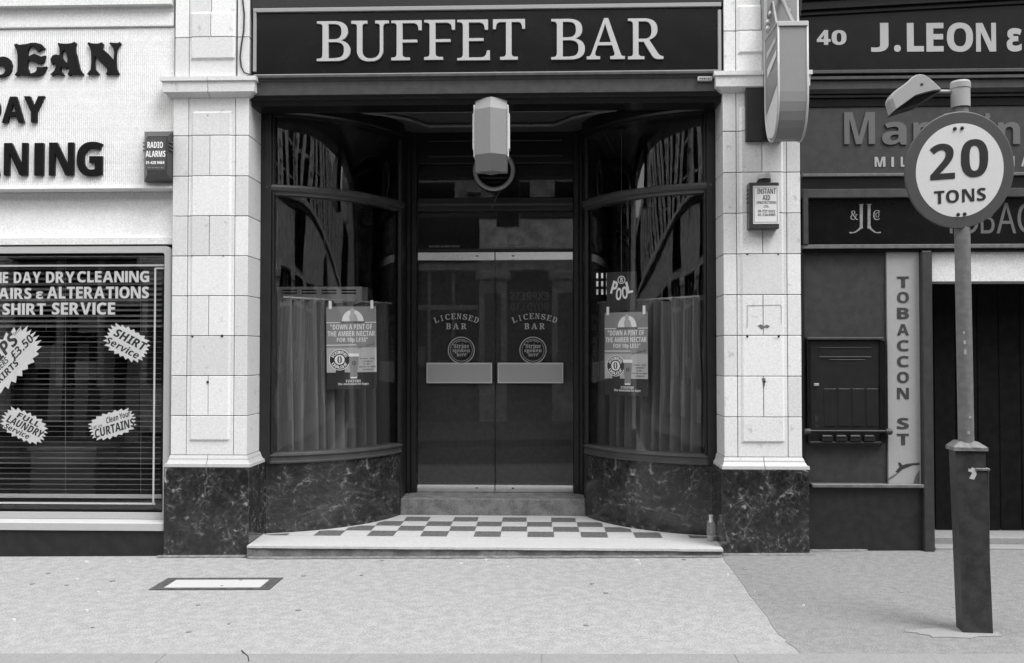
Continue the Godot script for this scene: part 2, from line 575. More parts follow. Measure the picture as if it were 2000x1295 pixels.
	for i in ms * ms:
		var c := clampf((cl[i] / 255.0 - 0.25) * 1.7, 0.0, 1.0)
		var o := mo[i] / 255.0
		var b := 0.028 + 0.13 * o * o * (0.2 + c)
		var w := v1[i] / 255.0
		if w > 0.84: b += (w - 0.84) * 9.0 * (0.15 + c) * o
		w = v2[i] / 255.0
		if w > 0.78: b += (w - 0.78) * 3.2 * (0.08 + c) * (0.4 + o)
		w = ce[i] / 255.0
		if w > 0.45: b *= 0.7
		if w < 0.07: b += (0.07 - w) * 6.0 * c * c * o
		b *= 0.85 + 0.3 * fn[i] / 255.0
		out[i] = tab[int(clampf(b, 0.015, 1.0) * 1023)]
	mk("marble", 0.46, 0.16, tex_of(ms, out), 0.55)
	# pavement: pale asphalt, fine chippings, trodden streaks along the street
	var ps := 2048
	var p1 := white_noise(ps, 41)
	var p2 := field(ps, 0.13, 3, 43)
	var p3 := field(ps, 0.02, 4, 47)
	var pt := blend_tex(ps, [[p2, 1.0], [p1, 0.4], [p3, 0.45]], 0.52, 1.0, 2.8)
	mk("pavement", 0.375, 0.95, pt, 0.25)
	mk("pavement_new", 0.26, 0.95, pt, 0.31)
	mk("pavement_far", 0.12, 0.95, pt, 0.25)

# ---------------------------------------------------------------- the bar front
func arc(side: int, steps := 28) -> Array:
	var e0 := Vector2(-2.185, -0.37) if side < 0 else Vector2(1.285, -0.40)
	var e1 := Vector2(-1.262, -1.25) if side < 0 else Vector2(0.342, -1.25)
	var half := deg_to_rad(31.0)
	var d := (e1 - e0).normalized()
	var o := Vector2(-d.y, d.x)
	if o.y < 0.0: o = -o
	var r := e0.distance_to(e1) / (2.0 * sin(half))
	var c := (e0 + e1) / 2.0 - o * r * cos(half)
	var line := []
	var nor := []
	for i in steps + 1:
		var a := lerpf(-half, half, i / float(steps))
		var w := o * cos(a) + d * sin(a)
		line.append(c + w * r)
		nor.append(w)
	return [line, nor]

func pilaster(b: Node3D, side: int) -> void:
	var z := -0.02
	var zb := -0.33
	var us: Array = [335.0, 365.0, 408.0, 457.0, 483.0] if side < 0 else [1414.0, 1440.0, 1490.0, 1538.0, 1565.0]
	var x := []
	for u in us: x.append(PX(u, z))
	var core := bar("pilaster", "mortar", b, x[0] + 0.008, x[4] - 0.008, 0.3, 4.6, zb + 0.002, z - 0.034, 0.0)
	var joints := [190.0, 265.0, 344.0, 422.0, 500.0, 578.0, 656.0, 734.0, 812.0, 889.0]
	var ys := []
	for v in joints: ys.append(PY(v, z, 410.0))
	var pan := Rect2(x[1] + 0.024, PY(862.0, z, 410.0), x[3] - x[1] - 0.048, PY(217.0, z, 410.0) - PY(862.0, z, 410.0))
	var g := 0.0024
	var kinds := ["faience", "faience", "faience_warm", "faience_old", "faience_cool"]
	for i in joints.size() - 1:
		var y1: float = ys[i] - g
		var y0: float = ys[i + 1] + g
		# the corner pieces run round the return
		for e in [[0, 1], [3, 4]]:
			bar("block", kinds[rng.randi() % 5], core, x[e[0]] + (g if e[0] > 0 else 0.0), x[e[1]] - (g if e[1] < 4 else 0.0), y0, y1, zb, z + rng.randf_range(-0.001, 0.001), 0.003)
		var cuts := [x[1], x[3]] if i in ([0, 2, 4, 6, 8] if side < 0 else [0, 2, 4, 6, 8]) else [x[1], x[2], x[3]]
		for k in cuts.size() - 1:
			var m := MB.new()
			m.panel_block(cuts[k] + g, cuts[k + 1] - g, y0, y1, zb + 0.02, z + rng.randf_range(-0.001, 0.001), pan, -0.012, 0.016)
			part("block", m, kinds[rng.randi() % 5], core)
	# above the capital
	var tops := [PY(152.0, z, 410.0), PY(73.0, z, 410.0), 4.6]
	var pan2 := Rect2(x[1] + 0.01, PY(118.0, z, 410.0), x[3] - x[1] - 0.01, PY(23.0, z, 410.0) - PY(118.0, z, 410.0))
	for i in 2:
		for e in [[0, 1], [3, 4]]:
			bar("block", kinds[rng.randi() % 5], core, x[e[0]] + 0.01 + (g if e[0] > 0 else 0.0), x[e[1]] - (g if e[1] < 4 else 0.0), tops[i] + g, tops[i + 1] - g, zb, z, 0.003)
		var cuts := [x[1], x[3]] if i == 0 else [x[1], x[2], x[3]]
		for k in cuts.size() - 1:
			var m := MB.new()
			m.panel_block(cuts[k] + g, cuts[k + 1] - g, tops[i] + g, tops[i + 1] - g, zb + 0.02, z, pan2, -0.014, 0.018)
			part("block", m, kinds[rng.randi() % 5], core)
	# capital in two blocks
	var ca := [PY(149.0, 0.05, 410.0), PY(157.0, 0.05, 410.0), PY(158.5, 0.05, 410.0), PY(178.0, 0.05, 410.0), PY(180.0, 0.04, 410.0), PY(190.0, 0.0, 410.0)]
	var co := [0.075, 0.075, 0.062, 0.060, 0.050, 0.004]
	for k in 2:
		var rows := []
		for i in ca.size():
			var l: float = (x[0] - co[i]) if k == 0 else (x[2] + g)
			var r: float = (x[2] - g) if k == 0 else (x[4] + co[i])
			rows.append([ca[i], l, r, z + co[i]])
		var m := MB.new()
		m.loft(rows, zb - 0.02)
		part("capital", m, "faience_warm", core)
	# base moulding in two blocks
	var ba := [PY(889.0, z, 410.0), PY(895.0, z, 410.0), PY(898.0, z, 410.0), PY(904.0, z, 410.0), PY(905.0, z, 410.0), PY(911.0, z, 410.0)]
	var bo := [0.002, 0.014, 0.016, 0.030, 0.042, 0.044]
	for k in 2:
		var rows := []
		for i in ba.size():
			rows.append([ba[i], (x[0] - bo[i] * 0.6) if k == 0 else (x[2] + g), (x[2] - g) if k == 0 else (x[4] + bo[i]), z + bo[i]])
		var m := MB.new()
		m.loft(rows, zb - 0.01)
		part("base_moulding", m, "faience_base", core)
	bar("plinth", "marble", core, x[0] - 0.03, x[4] + 0.035, -0.1, ba[5] + 0.001, -0.47, 0.03, 0.004)
	if side > 0:
		for q in [[[1480, 636], [1486, 633], [1492, 637], [1498, 634], [1504, 637], [1500, 641], [1493, 640], [1487, 643]], [[1488, 738], [1495, 739], [1494, 752], [1492, 758], [1490, 750]]]:
			poly("rust_mark", "ink_grey", core, q, z - 0.006 + 0.0195, 0.004)
		for q in [[[1459, 596], [1525, 595], [1525, 596.5], [1460.5, 597.5], [1460, 640], [1458.5, 640]], [[1525, 597], [1526.5, 597], [1526.5, 632], [1525.5, 632]]]:
			poly("old_outline", "lamp_grey", core, q, z + 0.0132, 0.003)
	# iron studs left in the joints
	var st: Array = [[377, 657, 0.009], [435, 656, 0.011], [407, 746, 0.011], [376, 500, 0.006], [437, 500, 0.006], [407, 226, 0.004]] if side < 0 else [[1459, 657, 0.009], [1520, 657, 0.009], [1492, 745, 0.011], [1459, 497, 0.007], [1519, 497, 0.007]]
	for s in st:
		var c := P(s[0], s[1], z - 0.002)
		var m := MB.new()
		m.lathe(c, Vector3(0, 0, 1), [Vector2(0, 0), Vector2(s[2], 0), Vector2(s[2], 0.014), Vector2(s[2] * 0.6, 0.02), Vector2(0, 0.021)], 10)
		part("stud", m, "iron", core)

# old drawn glass: two faces that wander by less than a millimetre
func wavy_pane(ln: Array, nr: Array, y0: float, y1: float, sd: float) -> MB:
	var m := MB.new()
	var rows := 20
	var n := ln.size()
	var d := func(s: float, y: float) -> float:
		return 0.0011 * sin(s * 9.0 + 1.3 * sin(y * 2.1 + sd) + sd) + 0.0005 * sin(s * 21.0 + y * 5.0 + sd * 2.0) + 0.0006 * sin(y * 7.0 + s * 3.0)
	var step: float = ln[0].distance_to(ln[1])
	for f in 2:
		var at := func(i: int, j: int) -> Array:
			var s := i * step
			var y := lerpf(y0, y1, j / float(rows))
			var off: float = d.call(s, y) - 0.030 + (0.003 if f == 0 else -0.003)
			var ds: float = (d.call(s + 0.01, y) - d.call(s - 0.01, y)) / 0.02
			var dy: float = (d.call(s, y + 0.01) - d.call(s, y - 0.01)) / 0.02
			var o := Vector3(nr[i].x, 0, nr[i].y)
			var t2: Vector2 = (ln[mini(i + 1, n - 1)] - ln[maxi(i - 1, 0)]).normalized()
			var nn := (o - Vector3(t2.x, 0, t2.y) * ds - Vector3.UP * dy).normalized()
			return [Vector3(ln[i].x + nr[i].x * off, y, ln[i].y + nr[i].y * off), nn if f == 0 else -nn]
		for i in n - 1:
			for j in rows:
				var p: Array = at.call(i, j)
				var q: Array = at.call(i + 1, j)
				var r: Array = at.call(i + 1, j + 1)
				var t: Array = at.call(i, j + 1)
				m.quads(p[0], q[0], r[0], t[0], p[1], q[1], r[1], t[1])
	return m

func curved_window(b: Node3D, side: int) -> void:
	var w := Node3D.new()
	w.name = "curved_window"
	b.add_child(w, true)
	w.position = Vector3((-1.75 if side < 0 else 0.85) - b.position.x, 0.1, -0.4)
	var ar := arc(side)
	var ln: Array = ar[0]
	var nr: Array = ar[1]
	var m := MB.new()
	m.sweep(ln, nr, [Vector2(-0.10, 0.05), Vector2(0, 0.05), Vector2(0, 0.640), Vector2(-0.10, 0.640)])
	part("stall_riser", m, "marble", w)
	m = MB.new()
	m.sweep(ln, nr, [Vector2(-0.12, 0.641), Vector2(0.018, 0.641), Vector2(0.022, 0.652), Vector2(0.010, 0.660), Vector2(0.010, 0.692), Vector2(0.024, 0.700), Vector2(0.022, 0.712), Vector2(-0.02, 0.722), Vector2(-0.12, 0.722)])
	part("sill", m, "beam_paint", w)
	m = MB.new()
	m = wavy_pane(ln, nr, 0.715, 2.752, 0.7 * side)
	part("pane", m, "pane", w)
	m = MB.new()
	m.sweep(ln, nr, [Vector2(-0.08, 2.742), Vector2(0.012, 2.742), Vector2(0.012, 2.764), Vector2(0.034, 2.776), Vector2(0.040, 2.800), Vector2(0.030, 2.818), Vector2(-0.02, 2.824), Vector2(-0.08, 2.824)])
	part("transom", m, "beam_paint", w)
	m = MB.new()
	m = wavy_pane(ln, nr, 2.82, 3.375, 2.0 + side)
	part("pane", m, "pane", w)
	m = MB.new()
	m.sweep(ln, nr, [Vector2(-0.10, 3.36), Vector2(0.01, 3.36), Vector2(0.014, 3.385), Vector2(0.03, 3.40), Vector2(0.03, 3.50), Vector2(-0.10, 3.50)])
	part("head", m, "black_paint", w)
	# outer stile against the pilaster and inner post at the door
	var xo: float = ln[0].x
	var zo: float = ln[0].y
	var s := 1.0 if side < 0 else -1.0
	m = MB.new()
	m.box(xo - s * 0.05, xo + s * 0.045, 0.64, 3.5, zo - 0.10, zo + 0.035, 0.006)
	m.box(xo + s * 0.045, xo + s * 0.062, 0.724, 3.4, zo - 0.09, zo + 0.012, 0.004)
	part("stile", m, "dark_paint", w)
	m = MB.new()
	m.box(xo - s * 0.05, xo + s * 0.02, -0.02, 0.64, zo - 0.10, zo + 0.012, 0.004)
	part("stile", m, "marble", w)
	# window board that closes the bottom of the bay
	var pg := PackedVector2Array()
	for i in ln.size(): pg.append(ln[i] - nr[i] * 0.12)
	pg.append(Vector2(ln[-1].x - s * 0.12, -1.75))
	pg.append(Vector2(-2.55 if side < 0 else 1.66, -1.75))
	pg.append(Vector2(-2.55 if side < 0 else 1.66, ln[0].y - 0.12))
	m = MB.new()
	m.slab(pg, 0.62, 0.66)
	part("window_board", m, "dark_paint", w)

# a line of print too small to read: uneven dashes between a and c
func dashes(called: String, mat, parent: Node, a: Vector3, c: Vector3, h: float, t: float, sd: int, local := false) -> void:
	var r := RandomNumberGenerator.new()
	r.seed = 900 + sd
	var m := MB.new()
	var x := a.x
	while x < c.x:
		var w := minf(r.randf_range(0.25, 0.7) * h, c.x - x)
		var y := lerpf(a.y, c.y, (x - a.x) / (c.x - a.x))
		var k := h * r.randf_range(0.35, 0.5)
		if r.randf() < 0.85: m.box(x, x + w, y - k, y + k, a.z - 0.0002, a.z + t)
		x += w + 0.22 * h
	part(called, m, mat, parent, local)

func text_size(s: String, font: Font) -> Vector3:
	return text_shape(s, font, 0.01).get_aabb().size

func bar_building() -> void:
	var b := thing("bar_building", "bar front with white tiled pilasters, two curved shop windows and recessed double doors", "building", Vector3(-0.46, 0, -1.0))
	pilaster(b, -1)
	pilaster(b, 1)
	curved_window(b, -1)
	curved_window(b, 1)
	var xl := -2.228
	var xr := 1.31
	# fascia beam over the porch
	rect("upper_fascia", "black_paint", b, 492, -90, 1412, 13, -0.03, 0.3)
	bar("upper_wall", "faience", b, -2.8, 1.88, 4.62, 9.2, -0.6, -0.03, 0.0)
	bar("sign_backing", "black_paint", b, xl, xr, 3.52, 4.62, -0.4, -0.11, 0.0)
	var m := MB.new()
	var prof := [[3.575, 0.000], [3.565, 0.012], [3.552, 0.012], [3.545, -0.006], [3.532, -0.010], [3.525, -0.022], [3.43, -0.026], [3.428, -0.05], [3.40, -0.055], [3.396, -0.075], [3.362, -0.085]]
	var rows := []
	for p in prof: rows.append([p[0], xl, xr, p[1]])
	m.loft(rows.slice(0, 7), -0.3)
	part("cornice_beam", m, "beam_paint", b)
	m = MB.new()
	var low := [[3.4295, xl, xr, -0.05]]
	low.append_array(rows.slice(8))
	m.loft(low, -0.3)
	part("lower_moulding", m, "black_paint", b)
	var pl := rect("maker_plate", "silver", b, 1363, 149, 1391, 157, 0.006, 0.03, 0.001)
	dashes("small_print", "ink", pl, P(1366, 153.5, 0.006), P(1388, 153.5, 0.006), 0.016, 0.001, 5)
	# porch ceiling, moulded panel
	bar("ceiling", "ceiling_paint", b, -2.6, 1.72, 3.505, 3.6, -6.1, -0.09, 0.0)
	var yc := 3.485
	var pts := [Vector3(-1.52, yc, -0.74), Vector3(0.58, yc, -0.74), Vector3(0.40, yc, -0.84), Vector3(0.22, yc, -1.0), Vector3(0.08, yc, -1.24), Vector3(-1.02, yc, -1.24), Vector3(-1.16, yc, -1.0), Vector3(-1.34, yc, -0.84), Vector3(-1.52, yc, -0.74)]
	m = MB.new()
	for i in pts.size() - 1: m.tube([pts[i], pts[i + 1]], 0.017, 8)
	part("ceiling_moulding", m, "shop_trim", b)
	# room behind
	m = MB.new()
	m.box(-2.62, -2.56, 0, 3.5, -6.1, -0.5)
	m.box(1.66, 1.72, 0, 3.5, -6.1, -0.5)
	part("room_wall", m, "room", b)
	var bw := MB.new()
	var wx := [PX(1162, -6.0, 555), PX(1191, -6.0, 555)]
	var wy := [PY(578, -6.0, 1176), PY(530, -6.0, 1176)]
	bw.box(-2.56, wx[0], 0, 3.5, -6.1, -6.0)
	bw.box(wx[1], 1.66, 0, 3.5, -6.1, -6.0)
	bw.box(wx[0], wx[1], 0, wy[0], -6.1, -6.0)
	bw.box(wx[0], wx[1], wy[1], 3.5, -6.1, -6.0)
	part("room_wall", bw, "room", b)
	m = MB.new()
	for i in 4:
		m.box(lerpf(wx[0], wx[1], i / 3.0) - 0.02, lerpf(wx[0], wx[1], i / 3.0) + 0.02, wy[0], wy[1], -6.06, -6.03)
		m.box(wx[0], wx[1], lerpf(wy[0], wy[1], i / 3.0) - 0.02, lerpf(wy[0], wy[1], i / 3.0) + 0.02, -6.06, -6.028)
	part("back_window_bars", m, "black_paint", b)
	bar("yard_wall", "stone", b, -2.6, 3.5, 0.0, 5.0, -7.7, -7.5, 0.0)
	bar("room_floor", "room", b, -2.56, 1.66, 0.1, 0.2, -6.0, -1.75, 0.0)
	porch(b)
	doors(b)

func porch(b: Node3D) -> void:
	var la := arc(-1)
	var ra := arc(1)
	var pg := PackedVector2Array()
	rng.seed = 77
	for i in 91:
		pg.append(Vector2(lerpf(-2.175, 1.265, i / 90.0), 0.100 + rng.randf_range(-0.006, 0.005)))
	var rl: Array = ra[0]
	for i in rl.size(): pg.append(rl[i] - ra[1][i] * 0.01)
	var ll: Array = la[0].duplicate()
	ll.reverse()
	var ln2: Array = la[1].duplicate()
	ln2.reverse()
	for i in ll.size(): pg.append(ll[i] - ln2[i] * 0.01)
	var m := MB.new()
	m.slab(pg, 0.084, 0.100)
	var step := part("porch_step", m, "tile_light", b)
	var rz := 0.084
	bar("riser", "step", step, -2.18, 1.27, -0.08, 0.083, -0.5, rz, 0.004)
	bar("inner_step", "step", step, -1.262, 0.342, 0.05, 0.245, -1.75, -1.25, 0.010)
	# tiles laid in a chequer, cut to the curve
	var inner := PackedVector2Array()
	inner.append(Vector2(-1.9, -0.30)); inner.append(Vector2(1.0, -0.30))
	for i in rl.size(): inner.append(rl[i] + ra[1][i] * 0.045)
	for i in ll.size(): inner.append(ll[i] + ln2[i] * 0.045)
	inner[0] = Vector2(-2.1, -0.295)
	inner[1] = Vector2(1.2, -0.295)
	for r in 4:
		for k in range(-6, 12):
			var z0 := -1.152 + 0.2135 * r
			var x0 := -0.96 + 0.2052 * k
			var sk := -0.03 * (-0.3 - z0 - 0.1)      # laid a touch out of square
			var q := PackedVector2Array([Vector2(x0 + sk + 0.0012, z0 + 0.0012), Vector2(x0 + sk + 0.2040, z0 + 0.0012), Vector2(x0 + sk + 0.2040, z0 + 0.2123), Vector2(x0 + sk + 0.0012, z0 + 0.2123)])
			for c in Geometry2D.intersect_polygons(q, inner):
				var area := 0.0
				for i in c.size(): area += c[i].cross(c[(i + 1) % c.size()]) / 2
				if absf(area) < 0.0015 or c.size() < 3: continue
				m = MB.new()
				m.slab(c, 0.1002, 0.1018 + rng.randf_range(0.0, 0.0008))
				part("tile", m, "tile_dark" if (r + k) % 2 != 0 else "tile_light", step)

func doors(b: Node3D) -> void:
	var z := -1.62
	var xa := -1.167
	var xb := 0.249
	var xm := -0.459
	# frame: posts, head and transom bars
	for s in [-1, 1]:
		var xi: float = xa if s < 0 else xb
		var m := MB.new()
		m.box(xi, xi + s * 0.05, 0.245, 3.5, -1.72, -1.56, 0.006)
		m.box(xi + s * 0.05, xi + s * 0.085, 0.245, 3.5, -1.72, -1.52, 0.006)
		m.box(xi + s * 0.085, xi + s * 0.125, 0.245, 3.5, -1.72, -1.24, 0.008)
		part("door_post", m, "dark_paint", b)
	bar("transom_bar", "dark_paint", b, xa, xb, 2.425, 2.445, -1.70, -1.575, 0.004)
	bar("transom_bar", "dark_paint", b, xa, xb, 2.79, 2.91, -1.70, -1.57, 0.008)
	bar("transom_bar", "beam_paint", b, xa, xb, 2.835, 2.86, -1.66, -1.55, 0.006)
	var hd := bar("head_panel", "black_paint", b, xa, xb, 3.22, 3.5, -1.70, -1.58, 0.004)
	bar("panel_moulding", "dark_paint", hd, xa + 0.1, xb - 0.1, 3.28, 3.30, -1.59, -1.565, 0.003)
	bar("panel_moulding", "dark_paint", hd, xa + 0.1, xb - 0.1, 3.42, 3.44, -1.59, -1.565, 0.003)
	var low := bar("fanlight", "pane", b, xa, xb, 2.44, 2.795, -1.637, -1.631, 0.0)
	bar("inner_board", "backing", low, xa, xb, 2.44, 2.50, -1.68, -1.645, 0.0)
	sign_text("lettering", "MICHAEL ALFRED PORTER", sansb, "letter_pale", low, 838, 479.5, 898, 483, -1.63, 0.001)
	dashes("small_print", "ink_grey", low, P(974, 482, -1.63), P(1088, 482.5, -1.63), 0.012, 0.001, 6)
	var up := bar("fanlight", "door_pane", b, xa, xb, 2.905, 3.225, -1.637, -1.631, 0.0)
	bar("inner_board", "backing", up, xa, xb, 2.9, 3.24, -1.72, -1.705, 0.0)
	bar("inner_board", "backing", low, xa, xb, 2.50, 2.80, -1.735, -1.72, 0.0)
	for s in [-1, 1]:
		var x0 := (xa + 0.002) if s < 0 else (xm + 0.0035)
		var x1 := (xm - 0.0035) if s < 0 else (xb - 0.002)
		var d := Node3D.new()
		d.name = "door"
		b.add_child(d, true)
		d.position = Vector3((x0 + x1) / 2, 0.247, z) - b.position
		bar("pane", "door_pane", d, x0, x1, 0.31, 2.35, z - 0.006, z, 0.0)
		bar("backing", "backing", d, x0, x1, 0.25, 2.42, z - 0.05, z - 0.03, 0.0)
		for e in [[0.248, 0.316], [2.343, 2.419]]:
			var m := MB.new()
			m.box(x0, x1, e[0], e[1], z - 0.02, z + 0.018, 0.004)
			part("rail", m, "door_rail", d)
			m = MB.new()
			var kx: float = (x1 - 0.16) if s < 0 else (x0 + 0.16)
			m.box(kx - 0.012, kx + 0.012, e[0] + 0.034, e[0] + 0.043, z + 0.017, z + 0.021, 0.001)
			part("keyhole", m, "ink", d)
		var us: Array = [833.0, 961.0] if s < 0 else [972.0, 1100.0]
		var zp := z + 0.004
		var pl := rect("push_plate", "silver", d, us[0], 708.5, us[1], 748.5, zp, 0.004, 0.001)
		rect("plate_face", "plate", pl, us[0] + 2.5, 711.5, us[1] - 2.5, 745.5, zp + 0.002, 0.003, 0.0)
		# writing on the glass
		var uc := 891.0 if s < 0 else 1044.0
		var zt := z + 0.001
		var c := P(uc, 728.5, zt)
		var px := 8.57 / F
		arc_text("lettering", "LICENSED", serifb, "letter_pale", d, Vector3(c.x, c.y, zt), 111.0 * px, PI / 2 + 0.415, PI / 2 - 0.415, 11.0 * px, 9.0 * px, 0.001)
		sign_text("lettering", "B A R", serifb, "letter_pale", d, uc - 20, 631.5, uc + 20, 643, zt, 0.001)
		var rc := P(uc + 10.0 - (0.0 if s < 0 else 13.0), 684.0, zt)
		if s > 0: rc = P(1041.0, 684.0, zt)
		var m2 := MB.new()
		m2.torus(Vector3(rc.x, rc.y, zt), 25.5 * px, 1.1 * px, 48, 6)
		m2.torus(Vector3(rc.x, rc.y, zt), 21.5 * px, 0.45 * px, 48, 6)
		part("roundel", m2, "letter_pale", d)
		arc_text("lettering", "FOSTERS", sansb, "letter_pale", d, Vector3(rc.x, rc.y, zt), 18.6 * px, PI / 2 + 0.62, PI / 2 - 0.62, 3.0 * px, 2.6 * px, 0.001)
		var tu := 901.0 if s < 0 else 1041.0
		sign_text("lettering", "'Strine", serifb, "letter_pale", d, tu - 17, 671, tu + 15, 680, zt, 0.001)
		sign_text("lettering", "spoken", serifb, "letter_pale", d, tu - 17, 680.5, tu + 17, 690, zt, 0.001)
		sign_text("lettering", "here'", serifb, "letter_pale", d, tu - 9, 688.5, tu + 12, 696, zt, 0.001)

func bar_sign() -> void:
	var z := -0.045
	var b := thing("fascia_sign", "long dark fascia sign with raised pale serif lettering over the bar entrance", "sign", P(960, 145, z))
	rect("board", "board_black", b, 497, 17, 1406, 144, z, 0.06, 0.0)
	for e in [[494, 10, 1409, 18], [494, 140.5, 1409, 147]]: rect("frame", "silver_dull", b, e[0], e[1], e[2], e[3], z + 0.02, 0.04, 0.003)
	for e in [[494, 18.5, 500, 140], [1402.5, 18.5, 1409, 140]]: rect("frame", "silver_dull", b, e[0], e[1], e[2], e[3], z + 0.018, 0.035, 0.003)
	var L := [["B", 620, 43, 685, 120.5], ["U", 687, 42, 760, 121], ["F", 765, 41.5, 824, 119], ["F", 829, 40.5, 889, 118], ["E", 893.5, 40, 957, 119], ["T", 963, 39, 1025.5, 118], ["B", 1076.5, 38.5, 1142, 117.5], ["A", 1145.5, 37, 1220, 117], ["R", 1226, 37.5, 1295, 117]]
	for l in L: sign_text("letter", l[0], serif, "silver", b, l[1], l[2], l[3], l[4], z, 0.02)

func hanging_lantern() -> void:
	var zf := 0.02
	var c := P(958, 260, zf)
	var b := thing("box_sign", "small pale faceted box sign hanging edge-on under the porch beam", "sign", Vector3(c.x, 2.86, -0.25))
	var hw := 0.118
	var y := [PY(330, zf, 958), PY(300, zf, 958), PY(211, zf, 958), PY(190.5, -0.05, 958)]
	var m := MB.new()
	var zb := -0.16
	# faceted end: a ridge down the middle, sloped above and below
	var rowz := [zf - 0.085, zf, zf, zf - 0.075]
	for i in 3:
		for s in [-1.0, 1.0]:
			m.quad(Vector3(c.x, y[i], rowz[i] + 0.03), Vector3(c.x + s * hw, y[i], rowz[i] - 0.035), Vector3(c.x + s * hw, y[i + 1], rowz[i + 1] - 0.035), Vector3(c.x, y[i + 1], rowz[i + 1] + 0.03), Vector3(s * 0.3, 0, 1))
	for s in [-1.0, 1.0]:
		for i in 3:
			m.quad(Vector3(c.x + s * hw, y[i], zb), Vector3(c.x + s * hw, y[i], rowz[i] - 0.035), Vector3(c.x + s * hw, y[i + 1], rowz[i + 1] - 0.035), Vector3(c.x + s * hw, y[i + 1], zb), Vector3(s, 0, 0))
		m.tri(Vector3(c.x, y[0], rowz[0] + 0.03), Vector3(c.x + s * hw, y[0], rowz[0] - 0.035), Vector3(c.x, y[0], zb), Vector3.DOWN)
		m.tri(Vector3(c.x + s * hw, y[0], zb), Vector3(c.x + s * hw, y[0], rowz[0] - 0.035), Vector3(c.x, y[0], zb), Vector3.DOWN)
		m.tri(Vector3(c.x, y[3], rowz[3] + 0.03), Vector3(c.x + s * hw, y[3], rowz[3] - 0.035), Vector3(c.x, y[3], zb), Vector3.UP)
		m.tri(Vector3(c.x + s * hw, y[3], zb), Vector3(c.x + s * hw, y[3], rowz[3] - 0.035), Vector3(c.x, y[3], zb), Vector3.UP)
	m.quad(Vector3(c.x - hw, y[0], zb), Vector3(c.x + hw, y[0], zb), Vector3(c.x + hw, y[3], zb), Vector3(c.x - hw, y[3], zb), Vector3(0, 0, -1))
	part("case", m, "box_sign", b)
	for s in [-1.0, 1.0]:
		bar("face_panel", "white_paint", b, c.x + s * (hw + 0.002), c.x + s * (hw + 0.012), y[1] - 0.01, y[2] + 0.04, zb + 0.01, zf - 0.06, 0.003)
		bar("face_panel", "white_paint", b, c.x + s * (hw + 0.0125), c.x + s * (hw + 0.02), y[1] + 0.05, y[2] - 0.02, zb + 0.015, zf - 0.07, 0.003)
	m = MB.new()
	m.tube([Vector3(c.x, y[3] - 0.01, -0.12), Vector3(c.x, 3.506, -0.12)], 0.014)
	part("hanging_rod", m, "iron", b)
	m = MB.new()
	m.tube([Vector3(c.x - 0.05, y[0] - 0.008, -0.1), Vector3(c.x, y[0] - 0.018, -0.1), Vector3(c.x + 0.05, y[0] - 0.008, -0.1)], 0.004)
	part("pull_ring", m, "silver_dull", b)

func extractor_fan() -> void:
	var z := -1.60
	var c := P(965, 333, z)
	var b := thing("extractor_fan", "round extractor fan with grey rim set in the fanlight over the doors", "fan", Vector3(c.x, c.y, z))
	var m := MB.new()
	m.torus(c + Vector3(0, 0, 0.02), 0.172, 0.020, 48, 12)
	part("rim", m, "silver", b)
	m = MB.new()
	m.lathe(c + Vector3(0, 0, -0.02), Vector3(0, 0, 1), [Vector2(0, 0), Vector2(0.172, 0), Vector2(0.172, 0.03)], 32)
	part("housing", m, "slot", b)
	for i in 7:
		var yy := c.y - 0.13 + 0.043 * i
		var w := sqrt(maxf(0.0, 0.16 * 0.16 - (yy - c.y) * (yy - c.y)))
		m = MB.new()
		m.quad(Vector3(c.x - w, yy, z - 0.004), Vector3(c.x + w, yy, z - 0.004), Vector3(c.x + w, yy + 0.026, z + 0.018), Vector3(c.x - w, yy + 0.026, z + 0.018), Vector3(0, -0.5, 1))
		m.quad(Vector3(c.x - w, yy - 0.003, z - 0.004), Vector3(c.x + w, yy - 0.003, z - 0.004), Vector3(c.x + w, yy + 0.023, z + 0.018), Vector3(c.x - w, yy + 0.023, z + 0.018), Vector3(0, 0.5, -1))
		part("louvre", m, "black_plastic", b)
	m = MB.new()
	m.tube([c + Vector3(0.06, -0.17, 0.03), c + Vector3(-0.02, -0.35, 0.035)], 0.002, 6)
	part("pull_cord", m, "silver_dull", b)

